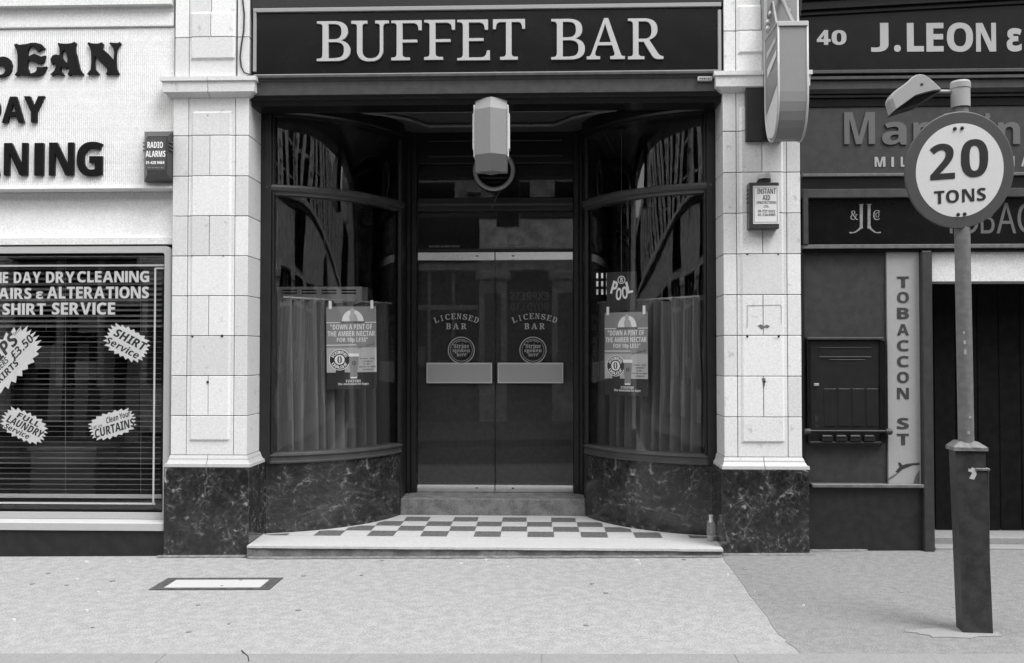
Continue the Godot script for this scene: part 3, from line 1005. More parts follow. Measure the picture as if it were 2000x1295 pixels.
func curtain(called: String, label: String, a: Vector2, c: Vector2, y0: float, y1: float, folds: int, sd: int) -> void:
	var mid := (a + c) / 2
	var b := thing(called, label, "curtain", Vector3(mid.x, y0, mid.y))
	rng.seed = sd
	var along := (c - a).normalized()
	var out := Vector2(-along.y, along.x)
	if out.y < 0: out = -out
	var n := folds * 10
	var ph := []
	for i in folds + 1: ph.append(rng.randf_range(0.6, 1.3))
	var at := func(i: int, t: float) -> Vector3:
		var s := i / float(n)
		var k := int(s * folds)
		var amp := 0.068 * float(ph[mini(k, folds)]) * (0.5 + 0.5 * t)
		var w := pow(0.5 + 0.5 * sin(TAU * s * folds + 1.6 * sin(6.0 * s + float(sd)) + 0.8 * sin(17.0 * s)), 0.7) * amp * 2.0 - amp
		var q := a.lerp(c, s + 0.004 * sin(TAU * s * folds * 0.5) * t) + out * w
		return Vector3(q.x, lerpf(y1, y0, t) + (0.012 * sin(s * 37.0) if t == 0.0 else 0.0), q.y)
	var m := MB.new()
	for i in n:
		for j in 4:
			var q := []
			var nn := []
			for w in [[i, j], [i + 1, j], [i + 1, j + 1], [i, j + 1]]:
				var p: Vector3 = at.call(w[0], w[1] / 4.0)
				var du: Vector3 = at.call(w[0] + 1, w[1] / 4.0) - at.call(w[0] - 1, w[1] / 4.0)
				var nrm := du.cross(Vector3.DOWN).normalized()
				if nrm.dot(Vector3(out.x, 0, out.y)) < 0: nrm = -nrm
				q.append(p); nn.append(nrm)
			m.quads(q[0], q[1], q[2], q[3], nn[0], nn[1], nn[2], nn[3])
	part("cloth", m, "cloth", b)
	var rod := MB.new()
	rod.tube([Vector3(a.x, y1 + 0.012, a.y), Vector3(c.x, y1 + 0.012, c.y)], 0.009)
	part("rod", rod, "letter_pale", b)
	for i in folds:
		var q: Vector2 = a.lerp(c, (i + 0.5) / folds)
		var r := MB.new()
		r.torus(Vector3.ZERO, 0.017, 0.003, 16, 6)
		var o := part("ring", r, "silver_dull", b, true)
		o.transform = Transform3D(Basis(Vector3.UP, PI / 2 - atan2(-along.y, along.x)) , Vector3(q.x, y1 + 0.006, q.y) - b.position)

func poster(label: String, c: Vector3, w: float, h: float, turn: float, tilt: float) -> void:
	var b := thing("poster", label, "poster", c)
	b.rotation = Vector3(0, turn, tilt)
	var m := MB.new()
	m.box(-w / 2, w / 2, -h / 2, h / 2, -0.003, 0.0)
	part("sheet", m, "poster_grey", b, true)
	var bx := func(called, mat, x0, x1, y0, y1, t):
		var q := MB.new()
		q.box((x0 - 0.5) * w, (x1 - 0.5) * w, (0.5 - y1) * h, (0.5 - y0) * h, 0.0002, t)
		return part(called, q, mat, b, true)
	var at := func(x, y, zz): return Vector3((x - 0.5) * w, (0.5 - y) * h, zz)
	bx.call("print", "poster_dark", 0.0, 1.0, 0.80, 1.0, 0.0008)
	bx.call("print", "poster_light", 0.0, 1.0, 0.50, 0.798, 0.0006)
	# sunburst arch with a figure in it
	var ap := PackedVector2Array()
	for i in 17: ap.append(Vector2(cos(PI * i / 16.0) * 0.22 * w, sin(PI * i / 16.0) * 0.145 * h) + Vector2(0.03 * w, 0.5 * h - 0.185 * h))
	m = MB.new()
	m.prism(ap, 0.0002, 0.0008)
	part("print", m, "poster_white", b, true)
	var fg := PackedVector2Array()
	for q in [[0.47, 0.185], [0.46, 0.12], [0.49, 0.085], [0.48, 0.05], [0.50, 0.02], [0.54, 0.015], [0.57, 0.04], [0.56, 0.085], [0.61, 0.11], [0.64, 0.185]]: fg.append(Vector2((q[0] - 0.5) * w, (0.5 - q[1]) * h))
	m = MB.new()
	m.prism(fg, 0.0009, 0.0012)
	part("print", m, "poster_light", b, true)
	bx.call("print", "ink_grey", 0.30, 0.76, 0.18, 0.205, 0.0014)
	bx.call("print", "poster_white", 0.0, 0.27, 0.19, 0.199, 0.0008)
	bx.call("print", "poster_white", 0.78, 1.0, 0.19, 0.199, 0.0008)
	bx.call("print", "poster_white", 0.0, 0.60, 0.462, 0.472, 0.0008)
	letters("lettering", "\"DOWN A PINT OF", sansb, "poster_white", b, at.call(0.5, 0.248, 0.001), 0.84 * w, 0.062 * h, 0.0012, 0, 0, true)
	letters("lettering", "THE AMBER NECTAR", sansb, "poster_white", b, at.call(0.5, 0.33, 0.001), 0.95 * w, 0.062 * h, 0.0012, 0, 0, true)
	letters("lettering", "FOR 10p LESS\"", sansb, "poster_white", b, at.call(0.52, 0.412, 0.001), 0.62 * w, 0.066 * h, 0.0012, 0, 0, true)
	var sq := []
	for i in 40: sq.append(at.call(0.63 + 0.0085 * i, 0.505 - 0.0012 * i + 0.018 * sin(i * 1.15) * (0.6 + 0.4 * sin(i * 0.37)), 0.001))
	m = MB.new()
	m.tube(sq, 0.0016, 5)
	part("scribble", m, "ink", b, true)
	# roundel
	m = MB.new()
	m.lathe(at.call(0.26, 0.645, 0.0005), Vector3(0, 0, 1), [Vector2(0.215 * w, 0), Vector2(0.215 * w, 0.0008), Vector2(0, 0.0009)], 32)
	var ro := part("roundel", m, "poster_white", b, true)
	m = MB.new()
	m.lathe(at.call(0.26, 0.645, 0.0012), Vector3(0, 0, 1), [Vector2(0.20 * w, 0), Vector2(0.20 * w, 0.0008), Vector2(0, 0.0009)], 32)
	part("disc", m, "poster_dark", ro, true)
	m = MB.new()
	m.lathe(at.call(0.26, 0.645, 0.0022), Vector3(0, 0, 1), [Vector2(0.10 * w, 0), Vector2(0.10 * w, 0.0006), Vector2(0, 0.0007)], 24)
	part("disc", m, "poster_white", ro, true)
	letters("lettering", "0", serifb, "poster_dark", b, at.call(0.26, 0.645, 0.0032), 0.09 * w, 0.085 * h, 0.001, 0, 0, true)
	arc_text("lettering", "FOSTER'S", sansb, "poster_white", b, at.call(0.26, 0.645, 0.0024), 0.152 * w, PI / 2 + 1.15, PI / 2 - 1.15, 0.036 * h, 0.058 * w, 0.0008, true)
	arc_text("lettering", "DRAUGHT", sansb, "poster_white", b, at.call(0.26, 0.645, 0.0024), 0.152 * w, -PI / 2 - 1.1, -PI / 2 + 1.1, 0.036 * h, 0.062 * w, 0.0008, true, true)
	bx.call("print", "poster_dark", 0.18, 0.36, 0.75, 0.81, 0.0012)
	# pint glass
	var gp := PackedVector2Array()
	for q in [[0.44, 0.595], [0.65, 0.595], [0.63, 0.72], [0.61, 0.80], [0.62, 0.85], [0.60, 0.875], [0.48, 0.875], [0.465, 0.85], [0.475, 0.80], [0.455, 0.72]]: gp.append(Vector2((q[0] - 0.5) * w, (0.5 - q[1]) * h))
	m = MB.new()
	m.prism(gp, 0.001, 0.002)
	part("print", m, "poster_grey", b, true)
	bx.call("print", "poster_white", 0.44, 0.65, 0.57, 0.608, 0.0024)
	bx.call("print", "poster_white", 0.475, 0.605, 0.855, 0.873, 0.0024)
	letters("lettering", "o", serifb, "ink", b, at.call(0.545, 0.69, 0.0022), 0.07 * w, 0.05 * h, 0.001, 0, 0, true)
	for i in 5:
		var hw: float = [0.15, 0.11, 0.08, 0.17, 0.11][i]
		dashes("small_print", "ink_grey", b, at.call(0.82 - hw, 0.635 + 0.033 * i, 0.0008), at.call(0.82 + hw, 0.635 + 0.033 * i, 0.0008), 0.018 * h, 0.0005, i, true)
	letters("lettering", "FOSTERS", serifb, "poster_white", b, at.call(0.53, 0.905, 0.001), 0.30 * w, 0.03 * h, 0.001, 0, 0, true)
	letters("lettering", "The Australian for lager", serifb, "poster_white", b, at.call(0.53, 0.942, 0.001), 0.62 * w, 0.034 * h, 0.001, 0, 0, true)
	for s in [0.08, 0.92]:
		var q := MB.new()
		q.box((s - 0.5) * w - 0.012, (s - 0.5) * w + 0.012, h / 2 - 0.02, h / 2 + 0.05, -0.002, 0.003)
		part("tape", q, "poster_white", b, true)

# ---------------------------------------------------------------- the dry cleaner
func cleaner_shop() -> void:
	var z := -0.06
	var x0 := -6.6
	var x1 := PX(338, z)
	var Y := func(v): return PY(v, z, 180)
	var b := thing("dry_cleaner_shop", "white fronted dry cleaner with one wide window beside the bar", "building", Vector3(-3.6, 0, -0.3))
	# cornice over the fascia
	var m := MB.new()
	m.loft([[4.4, x0, x1 - 0.01, 0.0], [Y.call(15), x0, x1 - 0.01, 0.0], [Y.call(16), x0, x1 - 0.01, -0.04], [Y.call(27), x0, x1 - 0.01, -0.053], [Y.call(50), x0, x1 - 0.01, -0.046], [Y.call(53), x0, x1 - 0.01, -0.046], [Y.call(55), x0, x1 - 0.01, -0.062]], -0.3)
	part("cornice", m, "white_paint", b)
	bar("upper_wall", "white_paint", b, x0, -2.8, 4.41, 9.0, -0.6, 0.0, 0.0)
	# ribbed fascia board
	m = MB.new()
	var y0: float = Y.call(365)
	var y1: float = Y.call(56)
	var x := x1 - 0.006
	while x > -5.2:
		var w := 0.0155
		m.quad(Vector3(x, y0, z - 0.004), Vector3(x - w * 0.35, y0, z), Vector3(x - w * 0.35, y1, z), Vector3(x, y1, z - 0.004), Vector3(0.4, 0, 1))
		m.quad(Vector3(x - w * 0.35, y0, z), Vector3(x - w * 0.65, y0, z), Vector3(x - w * 0.65, y1, z), Vector3(x - w * 0.35, y1, z), Vector3(0, 0, 1))
		m.quad(Vector3(x - w * 0.65, y0, z), Vector3(x - w, y0, z - 0.004), Vector3(x - w, y1, z - 0.004), Vector3(x - w * 0.65, y1, z), Vector3(-0.4, 0, 1))
		x -= w
	m.box(x, x1 - 0.006, y0, y1, -0.3, z - 0.006)
	part("ribbed_fascia", m, "white_board", b)
	# lip under the fascia and the plain band over the window
	m = MB.new()
	m.loft([[Y.call(365.5), x0, x1 - 0.006, z + 0.02], [Y.call(369), x0, x1 - 0.006, z + 0.022], [Y.call(371), x0, x1 - 0.006, z - 0.11]], -0.3)
	part("fascia_lip", m, "white_paint", b)
	m = MB.new()
	m.loft([[Y.call(371.5), x0, x1 - 0.004, z - 0.10], [Y.call(462), x0, x1 - 0.004, z - 0.05], [Y.call(464), x0, x1 - 0.004, z - 0.008], [Y.call(477), x0, x1 - 0.004, z - 0.008], [Y.call(478), x0, x1 - 0.004, z - 0.06]], -0.3)
	part("band", m, "white_paint", b)
	# window frame with rounded corners
	var zw := -0.075
	var ix := PX(333.5, zw)
	var it := PY(480.5, zw, 180)
	var ib := PY(1015, zw, 180)
	var fw := 0.052
	var ring := func(r: float, off: float) -> Array:
		var q := []
		q.append(Vector2(-6.2 + off, it - off))
		for i in 7: q.append(Vector2(ix - off - r, it - off - r) + Vector2(sin(PI / 2 * i / 6.0), cos(PI / 2 * i / 6.0)) * r)
		for i in 7: q.append(Vector2(ix - off - r, ib + off + r) + Vector2(cos(PI / 2 * i / 6.0), -sin(PI / 2 * i / 6.0)) * r)
		q.append(Vector2(-6.2 + off, ib + off))
		return q
	m = MB.new()
	var ra: Array = ring.call(0.05, 0.0)
	var rb: Array = ring.call(0.045, 0.008)
	var rc: Array = ring.call(0.02, fw)
	for i in ra.size() - 1:
		var f := func(p: Vector2, zz: float) -> Vector3: return Vector3(p.x, p.y, zz)
		var o := Vector2(ra[i + 1].y - ra[i].y, -(ra[i + 1].x - ra[i].x))
		m.quad(f.call(ra[i], zw - 0.06), f.call(ra[i + 1], zw - 0.06), f.call(ra[i + 1], zw - 0.008), f.call(ra[i], zw - 0.008), Vector3(-o.x, -o.y, 0))
		m.quad(f.call(ra[i], zw - 0.008), f.call(ra[i + 1], zw - 0.008), f.call(rb[i + 1], zw), f.call(rb[i], zw), Vector3(0, 0, 1))
		m.quad(f.call(rb[i], zw), f.call(rb[i + 1], zw), f.call(rc[i + 1], zw), f.call(rc[i], zw), Vector3(0, 0, 1))
		m.quad(f.call(rc[i], zw), f.call(rc[i + 1], zw), f.call(rc[i + 1], zw - 0.06), f.call(rc[i], zw - 0.06), Vector3(o.x, o.y, 0))
	m.box(-6.2, -6.14, ib, it, zw - 0.06, zw)
	part("window_frame", m, "alu", b)
	m = MB.new()
	m.box(ix - fw - 0.016, ix - fw - 0.001, ib + fw, it - fw, zw - 0.052, zw - 0.032)
	m.box(-6.1, ix - fw - 0.017, ib + fw + 0.001, ib + fw + 0.018, zw - 0.052, zw - 0.032)
	m.box(-6.1, ix - fw - 0.017, it - fw - 0.018, it - fw - 0.001, zw - 0.052, zw - 0.032)
	part("gasket", m, "black_plastic", b)
	var gz := zw - 0.038
	bar("window_pane", "pane", b, -6.1, ix - fw - 0.002, ib + fw + 0.002, it - fw - 0.002, gz - 0.006, gz, 0.0)
	bar("blind_box", "dark_paint", b, -6.1, ix - 0.02, it - 0.02, it + 0.02, -0.5, zw - 0.061, 0.0)
	m = MB.new()
	m.loft([[PY(1016, -0.03, 180), x0, x1 + 0.008, -0.07], [PY(1020, 0.0, 180), x0, x1 + 0.008, -0.005], [PY(1022, 0.0, 180), x0, x1 + 0.008, 0.005], [PY(1036, 0.0, 180), x0, x1 + 0.008, 0.005], [PY(1037, 0.0, 180), x0, x1 + 0.008, -0.02]], -0.3)
	part("sill", m, "alu", b)
	bar("stall_riser", "riser_dark", b, x0, x1 + 0.02, -0.08, PY(1037.5, -0.02, 180), -0.35, -0.015, 0.0)
	# room
	m = MB.new()
	m.box(-6.2, -2.8, 0.0, 0.3, -4.0, -0.35)
	m.box(-6.2, -2.8, 2.7, 2.76, -4.0, -0.3)
	m.box(-6.2, -2.8, 0.0, 2.76, -4.1, -4.0)
	m.box(-6.3, -6.2, 0.0, 4.4, -4.1, -0.31)
	m.box(-2.8, -2.72, 0.0, 2.76, -4.1, -0.48)
	part("room_shell", m, "room", b)

func cleaner_sign() -> void:
	var z := -0.06
	var b := thing("shop_letters", "black cut-out lettering fixed to the ribbed white fascia of the dry cleaner", "sign", P(120, 340, z))
	var deep := 0.022
	var Z := z + deep
	var cut := func(pts: Array, hole: Array):
		var q := []
		for p in pts: q.append([p[0] / 8.0, 70.0 + p[1] / 8.0])
		poly("letter", "black_plastic", b, q, Z, deep, 0.0)
	cut.call([[-60, 480], [-20, 330], [60, 322], [120, 340], [160, 380], [182, 450], [170, 540], [130, 600], [60, 635], [-40, 640], [-40, 605], [20, 604], [60, 585], [80, 540], [60, 480], [10, 456], [-20, 460]], [])
	cut.call([[215, 140], [250, 118], [300, 138], [400, 128], [480, 108], [560, 106], [640, 128], [697, 190], [690, 202], [640, 205], [600, 240], [575, 240], [550, 195], [510, 160], [470, 160], [445, 190], [430, 250], [430, 325], [480, 300], [530, 275], [580, 298], [640, 322], [705, 305], [690, 360], [685, 400], [640, 432], [580, 425], [520, 400], [440, 372], [425, 420], [425, 500], [450, 565], [490, 585], [540, 570], [570, 540], [575, 482], [640, 490], [725, 475], [705, 540], [660, 600], [600, 622], [480, 626], [400, 612], [300, 605], [245, 622], [228, 608], [262, 560], [275, 470], [272, 300], [255, 215]], [])
	cut.call([[900, 130], [905, 108], [950, 118], [1040, 122], [1120, 112], [1160, 90], [1190, 110], [1185, 130], [1172, 170], [1178, 250], [1205, 340], [1225, 440], [1250, 530], [1300, 595], [1290, 608], [1200, 602], [1120, 598], [1080, 622], [1052, 600], [1075, 560], [1080, 490], [1030, 505], [970, 485], [935, 500], [945, 540], [1000, 608], [975, 620], [900, 600], [840, 605], [805, 622], [785, 600], [840, 550], [868, 490], [872, 440], [840, 420], [815, 448], [790, 400], [785, 360], [820, 305], [870, 288], [925, 300], [929, 262], [966, 258], [965, 330], [1005, 395], [1045, 420], [1055, 370], [1035, 280], [1005, 215], [968, 250], [930, 254], [930, 200]], [])
	cut.call([[1362, 125], [1380, 98], [1440, 118], [1530, 120], [1590, 100], [1608, 120], [1598, 200], [1700, 290], [1772, 375], [1785, 260], [1770, 190], [1705, 118], [1722, 102], [1790, 110], [1845, 110], [1870, 92], [1888, 118], [1850, 160], [1820, 210], [1812, 300], [1812, 400], [1818, 510], [1855, 580], [1850, 602], [1770, 598], [1700, 598], [1665, 610], [1652, 590], [1680, 545], [1665, 505], [1560, 405], [1480, 310], [1472, 400], [1480, 510], [1545, 590], [1530, 608], [1450, 600], [1400, 602], [1362, 602], [1362, 588], [1412, 530], [1425, 420], [1420, 240], [1400, 170]], [])
	var q := func(s, x0, y0, x1, y1): sign_text("letter", s, black, "black_plastic", b, x0 / 7.2, 180 + y0 / 7.2, x1 / 7.2, 180 + y1 / 7.2, z, deep)
	q.call("D", -235, 72, 18, 432)
	q.call("A", 48, 72, 360, 436)
	q.call("Y", 352, 66, 643, 432)
	q.call("A", -330, 722, 16, 1176)
	q.call("N", 76, 722, 404, 1176)
	word("letter", "I", black, "black_plastic", b, 504 / 7.2, 180 + 722 / 7.2, 628 / 7.2, 180 + 1178 / 7.2, z, deep)
	q.call("N", 708, 716, 1052, 1176)
	q.call("G", 1098, 706, 1456, 1186)

func cleaner_window_things() -> void:
	var gz := -0.113
	var zt := gz - 0.008           # lettering on the inner face of the glass
	var b := thing("window_lettering", "rows of white painted service lettering on the dry cleaner's window", "lettering", P(150, 570, zt))
	var q := func(s, u0, v0, u1, v1): word("letter", s, black, "letter_white", b, u0, v0, u1, v1, zt, 0.002) if s != "ε" else sign_text("letter", s, black, "letter_white", b, u0, v0, u1, v1, zt, 0.002)
	q.call("ONE", -30, 531.5, 16, 553)
	q.call("DAY", 27, 531, 80, 553)
	q.call("DRY", 90, 530.5, 146, 552.5)
	q.call("CLEANING", 151, 529.5, 291.5, 551.5)
	q.call("REPAIRS", -55, 562.5, 61.5, 584)
	q.call("ε", 70.5, 569, 84, 584)
	q.call("ALTERATIONS", 92, 560, 291, 583)
	q.call("SHIRT", 5, 592.5, 89, 615)
	q.call("SERVICE", 101.5, 591, 225, 614.5)
	rect("border_line", "letter_white", b, 299.5, 523.5, 303, 985, zt + 0.002, 0.002, 0.0)
	rect("border_line", "letter_white", b, -60, 517, 322, 520.5, zt + 0.002, 0.002, 0.0)
	rect("border_line", "letter_white", b, -60, 981, 303, 984.5, zt + 0.002, 0.002, 0.0)
	rect("border_line", "letter_white", b, 303.5, 522.5, 322, 525.5, zt + 0.002, 0.002, 0.0)
	# starburst stickers
	var burst := func(label: String, u: float, v: float, hw: float, hh: float, deg: float, spikes: int, sd: int, words: Array):
		var c := P(u, v, zt + 0.001)
		var k := 7.07 / F
		var t := thing("window_sticker", label, "sticker", c, "starburst stickers on the dry cleaner's window")
		t.rotation.z = deg_to_rad(-deg)
		rng.seed = sd
		var p := PackedVector2Array()
		for i in spikes * 2:
			var a := TAU * i / (spikes * 2.0)
			var e := pow(pow(absf(cos(a)), 3.2) + pow(absf(sin(a)), 3.2), -1.0 / 3.2)
			var r := (1.0 + rng.randf_range(-0.02, 0.06)) if i % 2 == 0 else 0.85
			p.append(Vector2(cos(a) * e * hw * r, sin(a) * e * hh * r) * k)
		var m := MB.new()
		m.prism(p, -0.001, 0.0005)
		part("sheet", m, "sheet_white", t, true)
		for w in words:
			letters("lettering", w[0], w[5], w[6] if w.size() > 6 else "ink", t, Vector3(w[1] * k, w[2] * k, 0.001), w[3] * k, w[4] * k, 0.001, 0.0, 0.18, true)
	burst.call("starburst sticker advertising shirt service on the dry cleaner's window", 248, 670, 46, 30, 27, 24, 1, [["SHIRT", 3, 9, 68, 17, black], ["Service", -3, -12, 72, 15, sansb]])
	burst.call("starburst sticker advertising curtain cleaning on the dry cleaner's window", 219.5, 829, 48, 26, -17, 24, 2, [["Clean Your", 15, 11, 50, 12, sansb], ["Let us", -31, 5, 22, 7, sans], ["CURTAINS", 2, -8, 82, 17, black]])
	burst.call("starburst sticker advertising full laundry on the dry cleaner's window", 47, 832, 48, 28, 25, 24, 3, [["FULL", 3, 15, 48, 11, black], ["LAUNDRY", 3, 0, 78, 15, black], ["Service", -8, -15, 54, 11, sansb]])
	burst.call("large starburst price sticker reading three pounds fifty on the dry cleaner's window", 14, 704, 78, 42, -45, 28, 4, [["SLIPS", -2, 22, 92, 26, black], ["£3.50", 40, -2, 56, 17, sansb], ["TROUSERS", -28, 2, 60, 12, sansb], ["SKIRTS", -20, -16, 66, 13, black], ["only!", 58, 27, 26, 10, sans]])
	# venetian blind
	var bl := thing("venetian_blind", "grey venetian blind with thin horizontal slats behind the dry cleaner's window", "blind", Vector3(-3.9, 0.4, -0.24))
	var zb := -0.22
	rng.seed = 9
	var v := 503.0
	while v < 960.0:
		var yy := PY(v, zb, 180)
		var m := MB.new()
		var deg := deg_to_rad((50.0 if v < 640 else 10.0) + rng.randf_range(-7, 9))
		var d := Vector3(0, sin(deg), -cos(deg)) * 0.0135
		var up := Vector3(0, cos(deg), sin(deg)) * 0.0012
		var a := Vector3(-6.0, yy, zb)
		var c := Vector3(PX(316, zb), yy + rng.randf_range(-0.0015, 0.0015), zb)
		m.quad(a - d + up * 0, a + up * 2, c + up * 2, c - d, Vector3(0, 1, 0.3))
		m.quad(a + up * 2, a + d, c + d, c + up * 2, Vector3(0, 1, -0.3))
		m.quad(a - d - up, a + up, c + up, c - d - up, Vector3(0, -1, 0))
		m.quad(a + up, a + d - up, c + d - up, c + up, Vector3(0, -1, 0))
		part("slat", m, "blind_slat", bl)
		v += 10.3
	rect("bottom_rail", "silver", bl, -100, 965, 316, 973, zb, 0.02, 0.003)
	rect("head_rail", "silver_dull", bl, -100, 497, 317, 502, zb + 0.01, 0.03, 0.003)
	for u in [-20.0, 128.0, 275.0]:
		var m := MB.new()
		m.tube([P(u, 500, zb + 0.014), P(u, 968, zb + 0.014)], 0.0012, 5)
		part("cord", m, "silver_dull", bl)
	rect("card", "shop_trim", self, 153, 615, 192, 650, -0.245, 0.003, 0.0).name = "notice_card"
	tag(get_node("notice_card"), "small grey notice card hanging behind the blind in the dry cleaner's window", "card")
	# garments on a rail
	var rl := thing("clothes_rail", "steel clothes rail standing in the dim dry cleaner's shop", "rail", Vector3(-4.3, 0.3, -1.5))
	var m2 := MB.new()
	m2.tube([Vector3(-5.3, 0.3, -1.5), Vector3(-5.3, 1.75, -1.5), Vector3(-3.0, 1.75, -1.5), Vector3(-3.0, 0.3, -1.5)], 0.016)
	part("frame", m2, "silver", rl)
	for i in 9:
		var gx := -5.0 + 0.23 * i
		var g := thing("hanging_garment", "cleaned garment on a hanger on the steel clothes rail", "garment", Vector3(gx, 0.9, -1.5), "garments on the clothes rail")
		var h := 0.72 + 0.25 * rng.randf()
		var m := MB.new()
		m.loft([[1.70, gx - 0.01, gx + 0.01, -1.48], [1.64, gx - 0.03, gx + 0.03, -1.40], [1.58, gx - 0.05, gx + 0.05, -1.27], [1.45, gx - 0.06, gx + 0.06, -1.26], [1.64 - h, gx - 0.07, gx + 0.05, -1.24]], -1.72)
		part("cloth", m, ["cloth", "cloth_dark", "ink_grey", "cloth_dark"][rng.randi() % 4], g)
		m = MB.new()
		m.tube([Vector3(gx, 1.70, -1.5), Vector3(gx, 1.768, -1.5), Vector3(gx, 1.772, -1.515)], 0.004, 6)
		part("hook", m, "silver", g)
	# counter
	var ct := thing("shop_counter", "low pale counter standing inside the dry cleaner's shop", "counter", Vector3(-3.75, 0.3, -0.9))
	bar("front", "ink_grey", ct, PX(62, -0.9), PX(189, -0.9), 0.30, PY(880, -0.9, 130), -1.3, -0.9, 0.006)
	bar("top", "poster_grey", ct, PX(58, -0.9), PX(193, -0.9), PY(880, -0.9, 130) + 0.001, PY(872, -0.9, 130), -1.32, -0.88, 0.006)

func alarm_boxes() -> void:
	# on the white fascia
	var z := 0.05
	var b := thing("alarm_box", "dark alarm box with white lettering fixed to the white fascia", "alarm box", P(310, 355, -0.05))
	var x := [PX(281, -0.05), PX(284.5, z), PX(324, z), PX(338, -0.05)]
	var y := [PY(356, -0.05, 310), PY(340, z, 310), PY(266, z, 310), PY(258, -0.05, 310)]
	var m := MB.new()
	var f := [Vector3(x[1], y[1], z), Vector3(x[2], y[1], z), Vector3(x[2], y[2], z), Vector3(x[1], y[2], z)]
	var k := [Vector3(x[0], y[0], -0.03), Vector3(x[3], y[0], -0.03), Vector3(x[3], y[3], -0.03), Vector3(x[0], y[3], -0.03)]
	m.quad(f[0], f[1], f[2], f[3], Vector3(0, 0, 1))
	var outs := [Vector3(0, -1, 0.5), Vector3(1, 0, 0.5), Vector3(0, 1, 0.5), Vector3(-1, 0, 0.5)]
	for i in 4: m.quad(k[i], k[(i + 1) % 4], f[(i + 1) % 4], f[i], outs[i])
	m.box(x[0], x[3], y[0], y[3], -0.058, -0.0301)
	part("case", m, "alarm", b)
	rect("label_panel", "alarm_light", b, 285.5, 268, 323, 332, z + 0.001, 0.002, 0.0)
	sign_text("lettering", "RADIO", sansb, "poster_white", b, 288, 277, 318, 289, z + 0.001, 0.001)
	sign_text("lettering", "ALARMS", sansb, "poster_white", b, 284.5, 294.5, 323, 306.5, z + 0.001, 0.001)
	sign_text("lettering", "01-428 9464", sansb, "poster_white", b, 285, 314.5, 321, 320.5, z + 0.001, 0.001)
	dashes("small_print", "letter_pale", b, P(288, 327.5, z + 0.001), P(319, 327.5, z + 0.001), 0.006, 0.0006, 2)
	for i in 3:
		m = MB.new()
		m.box(PX(327, 0.03), PX(333, 0.02), PY(277 + 7.5 * i, 0.03, 310), PY(279.5 + 7.5 * i, 0.03, 310), -0.01, 0.034 , 0.001)
		part("vent", m, "alarm_light", b)
	m = MB.new()
	for i in 3:
		m.lathe(P(281.5, 279 + 7.5 * i, -0.02), Vector3(-1, 0, 0), [Vector2(0.006, 0), Vector2(0.006, 0.006), Vector2(0, 0.008)], 8)
	part("side_studs", m, "iron", b)
	# on the white pilaster
	var z2 := 0.075
	b = thing("alarm_box", "dark metal alarm box with white printed label on the tiled pilaster", "alarm box", P(1495, 447, -0.02))
	m = MB.new()
	m.box(PX(1464.5, z2), PX(1523.5, z2), PY(447, z2, 1495), PY(356, z2, 1495), -0.024, z2, 0.006)
	part("case", m, "alarm", b)
	rect("label_panel", "sheet_white", b, 1471, 363, 1522, 437, z2 + 0.0015, 0.003, 0.0)
	var zl := z2 + 0.0015
	m = MB.new()
	for e in [[1474, 365, 1520, 366], [1474, 433.5, 1520, 434.5], [1474, 366, 1475, 433.5], [1519, 366, 1520, 433.5]]:
		m.box(PX(e[0], zl), PX(e[2], zl), PY(e[3], zl, 1495), PY(e[1], zl, 1495), zl - 0.0005, zl + 0.0006)
	part("border", m, "ink_grey", b)
	sign_text("lettering", "INSTANT", sansb, "ink", b, 1479, 368, 1515, 378.5, zl, 0.001)
	sign_text("lettering", "AID", sansb, "ink", b, 1489.5, 381, 1504, 391, zl, 0.001)
	sign_text("lettering", "(PROTECTION)", sansb, "ink", b, 1478, 393, 1516, 399, zl, 0.001)
	sign_text("lettering", "LTD.", sansb, "ink", b, 1492, 401, 1502, 405.5, zl, 0.001)
	sign_text("lettering", "01-727 5322", sansb, "ink", b, 1480.5, 410, 1514, 415, zl, 0.001)
	sign_text("lettering", "01-734 8985", sansb, "ink", b, 1480.5, 417, 1514.5, 422, zl, 0.001)
	rect("beacon_base", "iron", b, 1481.5, 350, 1505.5, 355.5, 0.05, 0.06, 0.002)
	m = MB.new()
	var bc := P(1493, 350, 0.02)
	m.lathe(bc, Vector3.UP, [Vector2(0.046, 0), Vector2(0.046, 0.03), Vector2(0.040, 0.044), Vector2(0.0, 0.05)], 20)
	part("beacon", m, "letter_pale", b)
	for i in 4:
		m = MB.new()
		m.box(PX(1463.6, z2), PX(1466, z2), PY(372 + 8 * i, 0.05, 1495), PY(369.5 + 8 * i, 0.05, 1495), 0.0, 0.06)
		part("vent", m, "iron", b)

